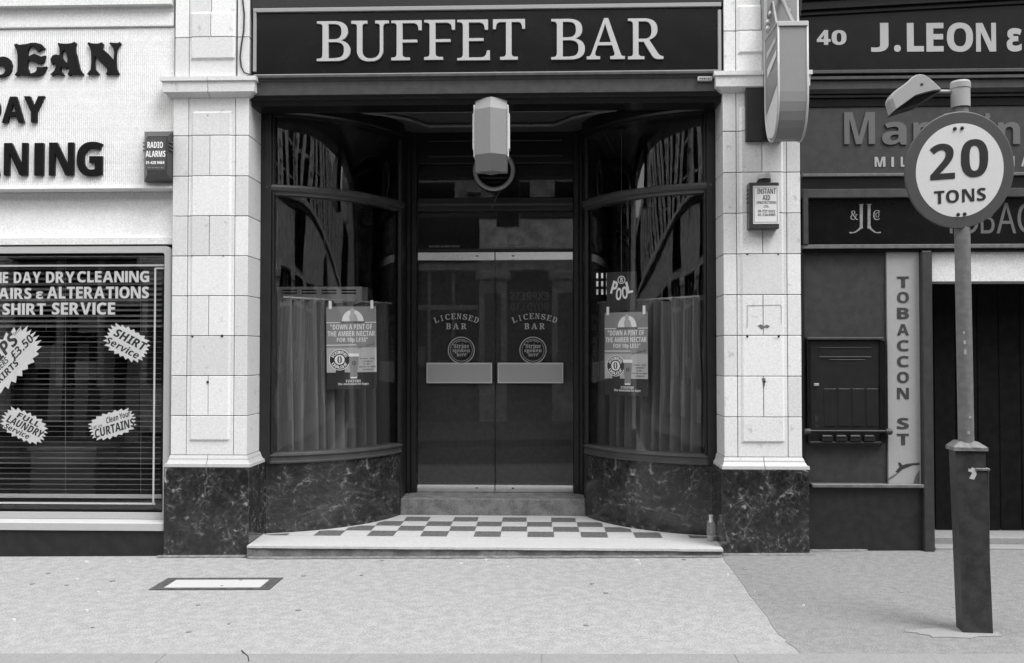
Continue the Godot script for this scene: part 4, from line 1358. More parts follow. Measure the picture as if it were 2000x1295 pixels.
func projecting_sign() -> void:
	var zf := 0.45
	var zb := 0.06
	var xl := PX(1521, zf, 200)
	var xr := PX(1578, zf, 200)
	var yt := PY(43, zf, 1550)
	var ybot := PY(276, 0.26, 1510)
	var b := thing("projecting_sign", "pale box sign with rounded bottom projecting edge-on from the tiled pilaster", "sign", Vector3((xl + xr) / 2, ybot, 0.0))
	var zc := (zf + zb) / 2
	var hw := (zf - zb) / 2
	var out := PackedVector2Array()      # z, y
	out.append(Vector2(zb, yt)); out.append(Vector2(zf, yt))
	for i in 15:
		var a := PI * i / 14.0
		out.append(Vector2(zc + cos(a) * hw, ybot + 0.30 - sin(a) * 0.30))
	var m := MB.new()
	var idx := Geometry2D.triangulate_polygon(out)
	for s in [xl, xr]:
		for i in range(0, idx.size(), 3):
			var q := []
			for k in 3: q.append(Vector3(s, out[idx[i + k]].y, out[idx[i + k]].x))
			m.tri(q[0], q[1], q[2], Vector3(-1 if s == xl else 1, 0, 0))
	for i in out.size():
		var a := out[i]
		var c := out[(i + 1) % out.size()]
		var o1 := Vector3(0, -(c.x - a.x), c.y - a.y)
		var cen := Vector3(0, (yt + ybot) / 2, zc)
		if o1.dot(Vector3(0, a.y, a.x) - cen) < 0: o1 = -o1
		m.quad(Vector3(xl, a.y, a.x), Vector3(xr, a.y, a.x), Vector3(xr, c.y, c.x), Vector3(xl, c.y, c.x), o1)
	part("case", m, "box_sign", b)
	# rims round both faces
	for s in [xl, xr]:
		m = MB.new()
		var pts := []
		for p in out: pts.append(Vector3(s, p.y, p.x))
		pts.append(pts[0])
		m.tube(pts, 0.009, 6)
		part("rim", m, "silver", b)
	# painted side face
	var face := func(pts: Array, mat: String, t: float):
		var q := MB.new()
		var pg := PackedVector2Array()
		for p in pts: pg.append(Vector2(zb + p[0] * (zf - zb), ybot + p[1] * (yt - ybot)))
		var ii := Geometry2D.triangulate_polygon(pg)
		for i in range(0, ii.size(), 3):
			q.tri(Vector3(xl - t, pg[ii[i]].y, pg[ii[i]].x), Vector3(xl - t, pg[ii[i + 1]].y, pg[ii[i + 1]].x), Vector3(xl - t, pg[ii[i + 2]].y, pg[ii[i + 2]].x), Vector3(-1, 0, 0))
		part("face_print", q, mat, b)
	face.call([[0.08, 0.30], [0.92, 0.48], [0.92, 0.62], [0.08, 0.66]], "poster_grey", 0.002)
	face.call([[0.1, 0.13], [0.3, 0.05], [0.55, 0.03], [0.8, 0.08], [0.93, 0.25], [0.92, 0.46], [0.08, 0.28]], "sheet_white", 0.002)
	face.call([[0.2, 0.62], [0.9, 0.72], [0.9, 0.78], [0.2, 0.70]], "sheet_white", 0.004)
	face.call([[0.15, 0.80], [0.85, 0.86], [0.85, 0.90], [0.15, 0.86]], "poster_light", 0.003)
	rect("top_flange", "silver", b, 1520, 40.5, 1578.5, 50, zf + 0.012, 0.014, 0.003)
	# bracket: wall plate, arm and turnbuckles
	bar("wall_plate", "box_sign", b, PX(1493, 0.0, 20), PX(1556, 0.0, 20), yt + 0.0, 4.5, -0.022, 0.012, 0.002)
	bar("bracket_bar", "silver_dull", b, PX(1489.5, 0.02, 50), PX(1496, 0.02, 50), yt - 0.25, 4.5, -0.02, 0.06, 0.002)
	m = MB.new()
	m.tube([Vector3((xl + xr) / 2 - 0.05, yt, zc), Vector3((xl + xr) / 2 - 0.03, yt + 0.30, 0.01)], 0.011)
	m.tube([Vector3((xl + xr) / 2 + 0.04, yt, zc + 0.1), Vector3((xl + xr) / 2 + 0.03, yt + 0.34, 0.01)], 0.016)
	part("stay", m, "steel", b)
	for e in [[-0.1, 0.06, 0.14], [-0.09, 0.12, 0.10], [-0.06, 0.2, 0.05], [0.05, 0.18, 0.15]]:
		m = MB.new()
		var p := Vector3((xl + xr) / 2 + e[0], yt + e[1], e[2])
		m.lathe(p, Vector3(0.2, 1, 0.2), [Vector2(0, -0.025), Vector2(0.016, -0.02), Vector2(0.018, 0), Vector2(0.014, 0.02), Vector2(0, 0.024)], 12)
		part("turnbuckle", m, "steel", b)
	# dark timber board behind
	var bd := rect("backing_board", "dark_paint", self, 1457, 171, 1528, 275, 0.03, 0.05, 0.003)
	tag(bd, "dark timber board screwed flat to the tiled pilaster behind the projecting sign", "board")

# ---------------------------------------------------------------- the tobacconist
func tobacconist_shop() -> void:
	var z := -0.10
	var xa := PX(1567, z)
	var xb := 6.4
	var ub := 2000.0
	var Y := func(v): return PY(v, z, 1780)
	var b := thing("tobacconist_shop", "dark fronted tobacconist with boarded window and dark doorway beside the white pilaster", "building", Vector3(3.4, 0, -0.4))
	var band := func(called: String, mat: String, v0: float, v1: float, dz: float):
		return bar(called, mat, b, xa, xb, Y.call(v1), Y.call(v0), -0.35, z + dz, 0.003)
	bar("upper_wall", "stone_dark", b, 1.9, xb, 4.75, 9.4, -0.6, 0.0, 0.0)
	var m := MB.new()
	var yl := PY(16, z, 1570)
	var yr := PY(-8, z, 2000)
	var sl := (yr - yl) / (PX(2000, z) - xa)
	for e in [[0.45, 0.10, 0.10], [0.10, 0.035, 0.08], [0.034, -0.03, 0.05], [-0.031, -0.062, 0.02]]:
		var k := (xb - xa) * sl
		m.prism(PackedVector2Array([Vector2(xa, yl + e[1]), Vector2(xb, yl + k + e[1]), Vector2(xb, yl + k + e[0]), Vector2(xa, yl + e[0])]), -0.35, z + e[2], 0.0)
	part("cornice", m, "shop_dark", b)
	band.call("fascia_board", "shop_dark", -30, 137, 0.0)
	band.call("moulding", "shop_grey", 137.3, 144, 0.03)
	band.call("moulding", "shop_dark", 144.2, 149, 0.0)
	band.call("moulding", "shop_grey", 149.2, 155.5, 0.025)
	band.call("beam", "shop_panel", 155.7, 174, 0.005)
	band.call("moulding", "shop_dark", 174.2, 184, 0.03)
	band.call("moulding", "black_paint", 184.2, 190, 0.012)
	band.call("moulding", "shop_dark", 190.2, 206.5, -0.01)
	band.call("sign_panel", "shop_panel", 206.7, 339, -0.02)
	band.call("moulding", "shop_trim", 339.2, 345, 0.03)
	band.call("moulding", "black_paint", 345.2, 369, 0.0)
	band.call("moulding", "shop_grey", 369.2, 386, 0.02)
	band.call("name_panel", "board_black", 386.2, 478, -0.03)
	bar("frame_stile", "shop_panel", b, xa + 0.001, PX(1577, z), Y.call(478), Y.call(370), -0.05, z + 0.021, 0.003)
	band.call("moulding", "shop_trim", 478.2, 486, 0.04)
	band.call("moulding", "shop_dark", 486.2, 491, 0.012)
	# boarded window below
	var y0 := PY(946, z, 1690)
	var yT: float = Y.call(491.2)
	bar("board", "shop_panel", b, PX(1571, z), PX(1733, z), y0, yT, -0.35, z - 0.03, 0.002)
	bar("frame_stile", "dark_paint", b, xa, PX(1571.5, z), y0, yT, -0.35, z, 0.002)
	bar("sill", "shop_trim", b, PX(1581, z), PX(1808, z), PY(953, z + 0.04, 1690), PY(946, z + 0.04, 1690), -0.35, z + 0.04, 0.004)
	bar("stall_riser", "riser_dark", b, xa, PX(1806, z), -0.1, PY(953.5, z + 0.04, 1690), -0.35, z + 0.0, 0.003)
	bar("door_post", "shop_panel", b, PX(1797.5, z), PX(1817, z), -0.1, yT, -0.35, z + 0.045, 0.006)
	bar("door_post", "black_paint", b, PX(1817.3, z), PX(1822, z), -0.1, yT, -0.5, z + 0.0, 0.002)
	# doorway
	var zd := -0.50
	bar("door_lintel", "white_paint", b, PX(1817.5, z), xb, PY(550, z - 0.02, 1900), yT - 0.001, -0.36, z - 0.02, 0.003)
	var xd0 := PX(1822, z)
	for i in 9:
		var x := xd0 + 0.0 + 0.165 * i
		bar("door_board", "black_door", b, x + 0.001, x + 0.163, 0.14, 2.12, zd - 0.04, zd + rng.randf_range(-0.006, 0.006), 0.006)
	bar("door_board", "black_door", b, xd0, xb, 2.121, 2.4, zd - 0.05, zd - 0.02, 0.0)
	bar("side_wall", "black_paint", b, xd0 + 1.49, xb, -0.1, 2.12, -0.5, z, 0.0)
	bar("threshold", "concrete", b, xd0 + 0.002, xd0 + 1.488, -0.06, 0.135, -0.6, -0.24, 0.008)
	bar("floor_slab", "concrete", b, xd0 + 0.002, xd0 + 1.488, -0.06, 0.085, -0.238, z - 0.01, 0.008)

func tobacconist_signs() -> void:
	var z := -0.10
	var b := thing("fascia_letters", "pale painted name and street number on the dark tobacconist fascia", "sign", P(1800, 101, z))
	var q := func(s, u0, v0, u1, v1): sign_text("letter", s, black, "letter_pale", b, u0, v0, u1, v1, z, 0.004)
	for l in [["4", 1595, 59, 1622, 88], ["0", 1624, 59, 1653, 88], ["J", 1701, 45, 1735, 101.5], [".", 1746, 88, 1759, 101.5], ["L", 1771, 45, 1804, 101], ["E", 1809, 45, 1842.5, 101], ["O", 1849, 44.5, 1900, 101.5], ["N", 1906, 45, 1945, 101], ["ε", 1966, 55, 1995, 101]]:
		q.call(l[0], l[1], l[2], l[3], l[4])
	var z2 := -0.12
	b = thing("brand_letters", "dull grey raised lettering on the grey panel over the tobacconist window", "sign", P(1800, 326, z2))
	for l in [["M", 1648, 219.5, 1708, 282], ["a", 1722, 238.5, 1769.5, 283], ["n", 1783, 239, 1822, 282], ["i", 1842, 221.5, 1852, 282], ["k", 1866, 219.5, 1908, 282], ["i", 1923, 221.5, 1933, 282], ["n", 1948, 239, 1991, 282]]:
		sign_text("letter", l[0], sansb, "shop_grey_light", b, l[1], l[2], l[3], l[4], z2, 0.012)
	for l in [["M", 1708, 306.5, 1729, 326], ["L", 1759, 306.5, 1769, 326], ["D", 1785, 306.5, 1800, 326], ["H", 1836, 306, 1851, 325.5], ["A", 1867, 306, 1884, 325.5], ["V", 1900, 306, 1917, 325.5], ["A", 1934, 306, 1951, 325.5], ["N", 1966, 305.5, 1981, 325], ["A", 1994, 305.5, 2011, 325]]:
		sign_text("letter", l[0], black, "letter_pale", b, l[1], l[2], l[3], l[4], z2, 0.004)
	rect("letter", "letter_pale", b, 1741, 306.5, 1746, 326, z2 + 0.004, 0.006, 0.0)
	var z3 := -0.13
	b = thing("monogram", "gilt monogram painted on the black tobacconist name panel", "sign", P(1688, 455, z3))
	var k := 100.0 / 1295.0
	var mg := func(pts):
		var o := []
		for p in pts: o.append([1640 + p[0] * k, 380 + p[1] * k])
		poly("letter", "gilt", b, o, z3 + 0.002, 0.003)
	mg.call([[478, 238], [618, 238], [588, 270], [582, 780], [590, 850], [540, 868], [480, 915], [400, 965], [330, 978], [245, 980], [245, 940], [320, 952], [390, 935], [460, 880], [510, 820], [508, 270]])
	mg.call([[672, 238], [812, 238], [782, 270], [780, 780], [800, 840], [840, 885], [900, 935], [960, 952], [1040, 938], [1040, 975], [960, 978], [880, 962], [800, 905], [740, 860], [700, 855], [708, 780], [708, 270]])
	sign_text("letter", "&", serif, "gilt", b, 1640 + 272 * k, 380 + 405 * k, 1640 + 462 * k, 380 + 640 * k, z3, 0.002)
	sign_text("letter", "C", serif, "gilt", b, 1640 + 845 * k, 380 + 392 * k, 1640 + 1015 * k, 380 + 645 * k, z3, 0.002)
	sign_text("letter", "o", serif, "gilt", b, 1640 + 905 * k, 380 + 450 * k, 1640 + 1000 * k, 380 + 575 * k, z3, 0.002)
	b = thing("name_letters", "thin grey outlined trade lettering on the black tobacconist name panel", "sign", P(1930, 455, z3))
	for l in [["T", 1842, 399, 1872, 456], ["O", 1872, 398, 1911, 456], ["B", 1915, 397, 1942, 456], ["A", 1946, 396, 1984, 456], ["C", 1987, 395, 2024, 456], ["C", 2030, 395, 2066, 456], ["O", 2072, 395, 2110, 456]]:
		sign_text("letter", l[0], sans, "shop_grey_light", b, l[1], l[2], l[3], l[4], z3, 0.004)
	# upright panel
	var zp := -0.11
	b = thing("upright_sign", "tall narrow pale panel with a trade name set in upright letters", "sign", P(1765, 945, zp))
	rect("panel", "tob_panel", b, 1733.5, 491.8, 1797, 945.8, zp, 0.2, 0.002)
	var vs := [["T", 540], ["O", 570], ["B", 601], ["A", 633], ["C", 664], ["C", 695], ["O", 726], ["N", 757.5], ["S", 816], ["T", 847]]
	for l in vs: sign_text("letter", l[0], black, "shop_grey", b, 1752, l[1], 1775, l[1] + 22, zp, 0.003)
	poly("torn_paint", "shop_panel", b, [[1749, 921], [1757, 912], [1754, 904], [1758, 903], [1763, 909], [1771, 906], [1780, 905], [1796, 904], [1796, 908], [1782, 909], [1770, 914], [1762, 917], [1754, 924]], zp + 0.002, 0.003)
	poly("torn_paint", "shop_trim", b, [[1734, 935], [1748, 926], [1762, 918], [1750, 929], [1734, 940]], zp + 0.0015, 0.002)
	poly("torn_paint", "shop_grey_light", b, [[1796, 918], [1788, 930], [1784, 944], [1796, 945]], zp + 0.0015, 0.002)

func vending_machine() -> void:
	var z := -0.085
	var b := thing("cigarette_machine", "dark painted wall vending machine with drawers let into the tobacconist front", "vending machine", P(1652, 868, z))
	rect("cabinet", "dark_paint", b, 1579, 664, 1722, 868, z, 0.2, 0.006)
	rect("top_ledge", "shop_grey", b, 1577, 658.5, 1726, 663.5, z + 0.03, 0.1, 0.003)
	rect("side_frame", "shop_dark", b, 1719, 664.5, 1731, 866, z + 0.012, 0.05, 0.003)
	rect("side_frame", "shop_dark", b, 1577, 664.5, 1584, 836, z + 0.012, 0.05, 0.003)
	for e in [[1600, 678, 1702, 680], [1600, 696, 1702, 698.5], [1620, 702, 1690, 703.5]]: rect("rib", "shop_grey", b, e[0], e[1], e[2], e[3], z + 0.006, 0.01, 0.002)
	rect("coin_slot", "silver_dull", b, 1590, 748.5, 1600, 754, z + 0.014, 0.02, 0.003)
	rect("coin_slot", "slot", b, 1591.5, 812, 1598, 824, z + 0.0015, 0.004, 0.0)
	rect("coin_slot", "slot", b, 1591.5, 829.5, 1599, 835.5, z + 0.0015, 0.004, 0.0)
	for i in 4:
		var u := 1610.0 + 27.5 * i
		rect("column_panel", "dark_paint", b, u, 759, u + 24, 833, z + 0.005, 0.01, 0.003)
		rect("drawer", "dark_paint", b, u - 4, 852, u + 18, 862, z + 0.03, 0.05, 0.004)
		rect("drawer_lip", "shop_trim", b, u - 3, 850, u + 15, 852.8, z + 0.036, 0.03, 0.002)
	rect("ledge", "shop_panel", b, 1582, 862.5, 1722, 866, z + 0.02, 0.05, 0.003)
	var m := MB.new()
	var y := PY(843, z + 0.03, 1652)
	m.tube([Vector3(PX(1569, z), y, z + 0.03), Vector3(PX(1738, z), y, z + 0.03)], 0.014)
	part("locking_bar", m, "shop_dark", b)
	for u in [1573.0, 1730.0]:
		m = MB.new()
		m.lathe(Vector3(PX(u, z) - 0.018, y, z + 0.03), Vector3.RIGHT, [Vector2(0, 0), Vector2(0.022, 0), Vector2(0.024, 0.02), Vector2(0.022, 0.04), Vector2(0, 0.04)], 14)
		part("lock", m, "shop_panel", b)

# ---------------------------------------------------------------- street furniture
func sign_post() -> void:
	var g := G(1909, 1240)
	g.z -= 0.06
	g.x += 0.012
	g.y = gy(g.x)
	var b := thing("sign_post", "leaning weight-limit sign post with its own lamp on the pavement", "sign post", g)
	b.rotation = Vector3(0, deg_to_rad(-6), 0)
	var lean := tan(deg_to_rad(1.7))
	var hw := 0.073
	var hd := 0.055
	var H := 0.955
	var m := MB.new()
	for s in [[-1.0, 0, 0.0], [1.0, 0, 0.0], [0.0, 1, 1.0], [0.0, 1, -1.0]]:
		var q := []
		for h in [-0.06, H]:
			for w in [-1.0, 1.0]:
				var x: float = (s[0] * hw if s[1] == 0 else w * hw) - h * lean
				var zz: float = (w * hd) if s[1] == 0 else s[2] * hd
				q.append(Vector3(x, h, zz))
		m.quad(q[0], q[1], q[3], q[2], Vector3(s[0], 0, s[2]))
	part("base_box", m, "post", b, true)
	var tx := -H * lean
	m = MB.new()
	m.loft([[H - 0.012, tx - hw - 0.012, tx + hw + 0.012, hd + 0.012], [H + 0.006, tx - hw - 0.012, tx + hw + 0.012, hd + 0.012], [H + 0.034, tx - hw * 0.62, tx + hw * 0.62, hd * 0.5]], -hd - 0.012)
	part("cap", m, "post_cap", b, true)
	m = MB.new()
	for e in [[0.33, 0.84]]:
		var q := MB.new()
		m.box(hw - 0.05 - lean * 0.6, hw + 0.012 - lean * 0.6, 0.33, 0.84, -0.03, hd - 0.012, 0.004)
	part("access_cover", m, "post", b, true)
	m = MB.new()
	m.box(hw - 0.055 - lean * 0.8, hw + 0.016 - lean * 0.8, 0.841, 0.855, -0.03, hd + 0.008, 0.003)
	part("cover_lip", m, "post_cap", b, true)
	m = MB.new()
	m.prism(PackedVector2Array([Vector2(-0.012, 0.80), Vector2(0.012, 0.795), Vector2(0.024, 0.82), Vector2(0.022, 0.85), Vector2(0.004, 0.858), Vector2(-0.006, 0.848), Vector2(-0.014, 0.852), Vector2(-0.016, 0.838), Vector2(0.004, 0.83)]), hd - 0.001, hd + 0.002)
	part("sticker", m, "poster_light", b, true).position.x = -0.8 * lean
	# pole
	m = MB.new()
	var pt := Vector3(tx - 0.012, 2.86, 0)
	m.tube([Vector3(tx - 0.002, H, 0), Vector3(tx - 0.01, 2.0, 0), pt], 0.039, 18)
	part("pole", m, "pole", b, true)
	for e in [[0.55, -0.012, 0.020], [0.50, -0.010, 0.026], [0.60, -0.014, 0.014], [0.16, 0.010, 0.012], [0.08, 0.002, 0.016]]:
		m = MB.new()
		var cx: float = tx - 0.004 + e[1]
		var cz: float = sqrt(0.039 * 0.039 - e[1] * e[1])
		m.box(cx - 0.006, cx + 0.006, H + e[0] - e[2] / 2, H + e[0] + e[2] / 2, cz - 0.004, cz + 0.0015)
		part("paint_scrap", m, "lamp_grey", b, true)
	m = MB.new()
	m.lathe(pt + Vector3(0, -0.115, 0), Vector3.UP, [Vector2(0.039, 0), Vector2(0.048, 0.0), Vector2(0.048, 0.095), Vector2(0.051, 0.10), Vector2(0.051, 0.128), Vector2(0.045, 0.138), Vector2(0, 0.142)], 22)
	part("collar", m, "lamp_grey", b, true)
	# lamp on a short arm
	m = MB.new()
	m.tube([pt + Vector3(-0.03, -0.03, 0), pt + Vector3(-0.13, -0.03, 0.02)], 0.010)
	part("lamp_arm", m, "lamp_grey", b, true)
	var k := 185.0 / 2000.0 / 361.0 * 0.86
	var prof := [[232, 1050], [150, 760], [170, 680], [220, 600], [330, 515], [480, 410], [580, 330], [660, 245], [760, 190], [850, 172], [950, 195], [1050, 262], [1150, 350], [1310, 520], [1330, 575], [1150, 590], [900, 650], [720, 700]]
	var lamp := Node3D.new()
	lamp.name = "lamp_head"
	b.add_child(lamp, true)
	lamp.position = pt + Vector3(-0.12, -0.03, 0.03)
	m = MB.new()
	var depth := [0.055, -0.075]
	var ctr := Vector2(750, 560)
	var ringA := []
	var ringB := []
	var ringC := []
	var ringD := []
	for p in prof:
		var a := Vector2((p[0] - 1310) * k, -(p[1] - 545) * k)
		var inn := Vector2((lerpf(p[0], ctr.x, 0.10) - 1310) * k, -(lerpf(p[1], ctr.y, 0.10) - 545) * k)
		ringA.append(Vector3(inn.x, inn.y, depth[0]))
		ringB.append(Vector3(a.x, a.y, depth[0] - 0.02))
		ringC.append(Vector3(a.x, a.y, depth[1] + 0.02))
		ringD.append(Vector3(inn.x, inn.y, depth[1]))
	var mc := Vector3((ctr.x - 1310) * k, -(ctr.y - 545) * k, 0)
	for i in prof.size():
		var j := (i + 1) % prof.size()
		if i >= 14 and i <= 16 or i == 17: pass
		var o: Vector3 = (ringB[i] + ringB[j]) / 2 - mc
		o.z = 0
		m.quad(ringA[i], ringA[j], ringB[j], ringB[i], o.normalized() + Vector3(0, 0, 1))
		m.quad(ringB[i], ringB[j], ringC[j], ringC[i], o)
		m.quad(ringC[i], ringC[j], ringD[j], ringD[i], o.normalized() - Vector3(0, 0, 1))
	var pa := PackedVector2Array()
	for p in ringA: pa.append(Vector2(p.x, p.y))
	var ia := Geometry2D.triangulate_polygon(pa)
	for i in range(0, ia.size(), 3):
		m.tri(ringA[ia[i]], ringA[ia[i + 1]], ringA[ia[i + 2]], Vector3(0, 0, 1))
		m.tri(ringD[ia[i]], ringD[ia[i + 1]], ringD[ia[i + 2]], Vector3(0, 0, -1))
	part("shade", m, "lamp_grey", lamp, true)
	m = MB.new()
	m.lathe(Vector3((870 - 1310) * k, -(440 - 545) * k, depth[0] - 0.001), Vector3(0, 0, 1), [Vector2(0.0075, 0), Vector2(0.0075, 0.003), Vector2(0, 0.005)], 10)
	part("screw", m, "iron", lamp, true)
	var under := PackedVector2Array()
	for p in [[240, 1045], [620, 745], [720, 690], [900, 640], [1150, 590], [1320, 580], [1180, 640], [850, 860], [500, 960]]: under.append(Vector2((p[0] - 1310) * k, -(p[1] - 545) * k))
	m = MB.new()
	m.prism(under, depth[1] - 0.03, depth[0] - 0.028)
	part("lamp_glass", m, "shop_dark", lamp, true)
	# the disc
	var D := Node3D.new()
	D.name = "sign_disc"
	b.add_child(D, true)
	D.position = Vector3(pt.x - 0.035, 2.395, 0.09)
	D.rotation = Vector3(deg_to_rad(8), deg_to_rad(14), deg_to_rad(5))
	var tilt := 0.0
	m = MB.new()
	m.lathe(Vector3(0, 0, -0.012), Vector3(0, 0, 1), [Vector2(0, 0), Vector2(0.296, 0), Vector2(0.300, 0.004), Vector2(0.300, 0.010), Vector2(0.296, 0.012), Vector2(0.238, 0.0121)], 72)
	part("ring", m, "sign_ring", D, true)
	m = MB.new()
	m.lathe(Vector3(0, 0, -0.001), Vector3(0, 0, 1), [Vector2(0.240, 0), Vector2(0.240, 0.0022), Vector2(0, 0.0023)], 64)
	part("face", m, "sign_face", D, true)
	letters("numeral", "2", sansb, "ink", D, Vector3(-0.096, 0.052, 0.0025), 0.134, 0.182, 0.002, 0, 0, true)
	letters("numeral", "0", sansb, "ink", D, Vector3(0.080, 0.058, 0.0025), 0.148, 0.194, 0.002, 0, 0, true)
	letters("lettering", "TONS", sansb, "ink", D, Vector3(-0.002, -0.130, 0.0025), 0.282, 0.066, 0.002, 0, 0, true)
	for e in [[-0.025, 0.215], [0.014, 0.215], [-0.014, -0.226], [0.022, -0.226]]:
		m = MB.new()
		m.lathe(Vector3(e[0], e[1], 0.001), Vector3(0, 0, 1), [Vector2(0.0095, 0), Vector2(0.0095, 0.004), Vector2(0.005, 0.009), Vector2(0, 0.010)], 12)
		part("bolt", m, "iron", D, true)
	for yy in [0.2, -0.22]:
		m = MB.new()
		m.box(-0.05, 0.05, yy - 0.012, yy + 0.012, -0.115, -0.0125, 0.002)
		part("clamp", m, "pole", D, true)

func milk_bottle() -> void:
	var p := EYE + ray(1389, 1056) * ((0.1005 - EYE.y) / ray(1389, 1056).y)
	p.y = 0.1003
	var b := thing("milk_bottle", "glass milk bottle standing at the end of the porch step", "bottle", p)
	var m := MB.new()
	m.lathe(Vector3.ZERO, Vector3.UP, [Vector2(0, 0.0), Vector2(0.030, 0.0), Vector2(0.034, 0.006), Vector2(0.034, 0.115), Vector2(0.030, 0.135), Vector2(0.020, 0.158), Vector2(0.016, 0.172), Vector2(0.019, 0.178), Vector2(0.019, 0.186), Vector2(0.015, 0.188)], 24)
	part("glass", m, "bottle_glass", b, true)
	m = MB.new()
	m.lathe(Vector3.ZERO, Vector3.UP, [Vector2(0, 0.004), Vector2(0.029, 0.004), Vector2(0.030, 0.03), Vector2(0, 0.031)], 20)
	part("dregs", m, "poster_grey", b, true)
	m = MB.new()
	m.lathe(Vector3.ZERO, Vector3.UP, [Vector2(0.0165, 0.14), Vector2(0.014, 0.16), Vector2(0.0165, 0.188), Vector2(0.017, 0.191), Vector2(0, 0.193)], 20)
	part("foil_top", m, "milk", b, true)

func pavement() -> void:
	var m := MB.new()
	m.slab(PackedVector2Array([Vector2(-46, -0.45), Vector2(46, -0.45), Vector2(46, 2.28), Vector2(-46, 2.28)]), -0.2, 0.0, RISE)
	tag(part("pavement", m, "pavement", self), "pale worn asphalt pavement", "", "", "structure")
	# newer, darker asphalt in front of the tobacconist
	var pts := PackedVector2Array()
	rng.seed = 5
	var a := G(1413, 1090)
	var c := G(1522, 1240)
	for i in 13:
		var t := i / 12.0
		pts.append(Vector2(lerpf(a.x, c.x, t) + rng.randf_range(-0.006, 0.006), lerpf(-0.05, c.z, t)))
	var c2 := G(1566, 1283)
	for i in range(1, 9): pts.append(Vector2(lerpf(c.x, c2.x, i / 8.0) + rng.randf_range(-0.012, 0.012), lerpf(c.z, 2.279, i / 8.0)))
	pts.append(Vector2(8, 2.279)); pts.append(Vector2(8, -0.4)); pts.append(Vector2(1.2, -0.4))
	m = MB.new()
	m.slab(pts, -0.05, 0.0025, RISE)
	tag(part("pavement_patch", m, "pavement_new", self), "darker newer asphalt patch", "", "", "structure")
	# kerb stones
	var kb := Node3D.new()
	kb.name = "kerb"
	add_child(kb)
	tag(kb, "", "", "", "structure")
	for i in 12:
		var x := -5.6 + 0.93 * i
		m = MB.new()
		m.slab(PackedVector2Array([Vector2(x + 0.001, 2.283), Vector2(x + 0.929, 2.283), Vector2(x + 0.929, 2.45), Vector2(x + 0.001, 2.45)]), -0.25, 0.004 + 0.001 * (i % 2), RISE)
		part("kerb_stone", m, "kerb", kb)
	m = MB.new()
	m.slab(PackedVector2Array([Vector2(-46, 2.4), Vector2(46, 2.4), Vector2(46, 6.05), Vector2(-46, 6.05)]), -0.4, -0.12, RISE)
	tag(part("road", m, "road", self), "dark asphalt road", "", "", "structure")
	m = MB.new()
	m.slab(PackedVector2Array([Vector2(-46, 6.05), Vector2(46, 6.05), Vector2(46, 10.6), Vector2(-46, 10.6)]), -0.3, 0.0, RISE)
	tag(part("pavement", m, "pavement_far", self), "pavement on the far side of the street", "", "", "structure")
	# shallow mortar fillet along the fronts
	var fl := thing("utility_cover", "rectangular iron framed cover with pale infill set in the pavement", "manhole cover", Vector3(-2.12, 0, 0.85))
	var x0 := -2.515
	var x1 := -1.742
	var z0 := 0.69
	var z1 := 1.005
	var f := func(called, mat, xa, xb, za, zb, h):
		var q := MB.new()
		q.slab(PackedVector2Array([Vector2(xa, za), Vector2(xb, za), Vector2(xb, zb), Vector2(xa, zb)]), -0.02, h, RISE)
		part(called, q, mat, fl)
	f.call("frame", "iron_frame", x0, x1, z0, z0 + 0.05, 0.005)
	f.call("frame", "iron_frame", x0, x1, z1 - 0.05, z1, 0.005)
	f.call("frame", "iron_frame", x0, x0 + 0.075, z0 + 0.0502, z1 - 0.0502, 0.005)
	f.call("frame", "iron_frame", x1 - 0.075, x1, z0 + 0.0502, z1 - 0.0502, 0.005)
	f.call("infill", "cover_fill", x0 + 0.0752, x1 - 0.0752, z0 + 0.0502, z1 - 0.0502, 0.0035)
	# rough concrete round the post foot
	var pp := PackedVector2Array()
	rng.seed = 8
	var g := G(1868, 1238)
	for i in 26:
		var an := TAU * i / 26.0
		pp.append(Vector2(g.x + cos(an) * 0.24 * rng.randf_range(0.8, 1.15), g.z + sin(an) * 0.085 * rng.randf_range(0.8, 1.15)))
	m = MB.new()
	m.slab(pp, -0.02, 0.008, RISE)
	tag(part("concrete_patch", m, "concrete", self), "ragged pale concrete patch round the foot of the sign post", "patch")
	rng.seed = 31
	for e in [[1.255, 2.35, 0.034, -0.098], [-2.86, -2.16, 0.034, 0.034], [-2.17, 1.26, 0.088, 0.088]]:
		m = MB.new()
		var fr := []
		var n := int((e[1] - e[0]) / 0.05)
		for i in n + 1: fr.append(rng.randf_range(0.008, 0.03))
		for i in n:
			var xa := lerpf(e[0], e[1], i / float(n))
			var xc := lerpf(e[0], e[1], (i + 1) / float(n))
			var zw: float = e[2] if xa < 1.9 else e[3]
			var h := 0.016
			m.quad(Vector3(xa, gy(xa) + h, zw - 0.004), Vector3(xc, gy(xc) + h, zw - 0.004), Vector3(xc, gy(xc) + 0.0045, zw + fr[i + 1]), Vector3(xa, gy(xa) + 0.0045, zw + fr[i]), Vector3(0, 1, 0.5))
		tag(part("mortar_fillet", m, "fillet", self), ["ragged pale mortar line along the foot of the tobacconist side", "ragged pale mortar line along the foot of the pilaster by the dry cleaner", "ragged pale mortar line along the foot of the porch step"][0 if e[0] > 0 else (1 if e[0] < -2.5 else 2)], "mortar")
	rng.seed = 21
	m = MB.new()
	for i in 38:
		var gx := rng.randf_range(-4.2, 3.6)
		var gz := rng.randf_range(0.1, 2.2)
		var rr := rng.randf_range(0.007, 0.018)
		var q := PackedVector2Array()
		for k in 9: q.append(Vector2(gx + cos(TAU * k / 9.0) * rr * rng.randf_range(0.75, 1.2), gz + sin(TAU * k / 9.0) * rr * rng.randf_range(0.75, 1.2)))
		m.slab(q, 0.0, 0.0055, RISE)
	tag(part("gum_spots", m, "gum", self), "trodden grey gum spots dotted over the pavement", "gum", "", "stuff")
	m = MB.new()
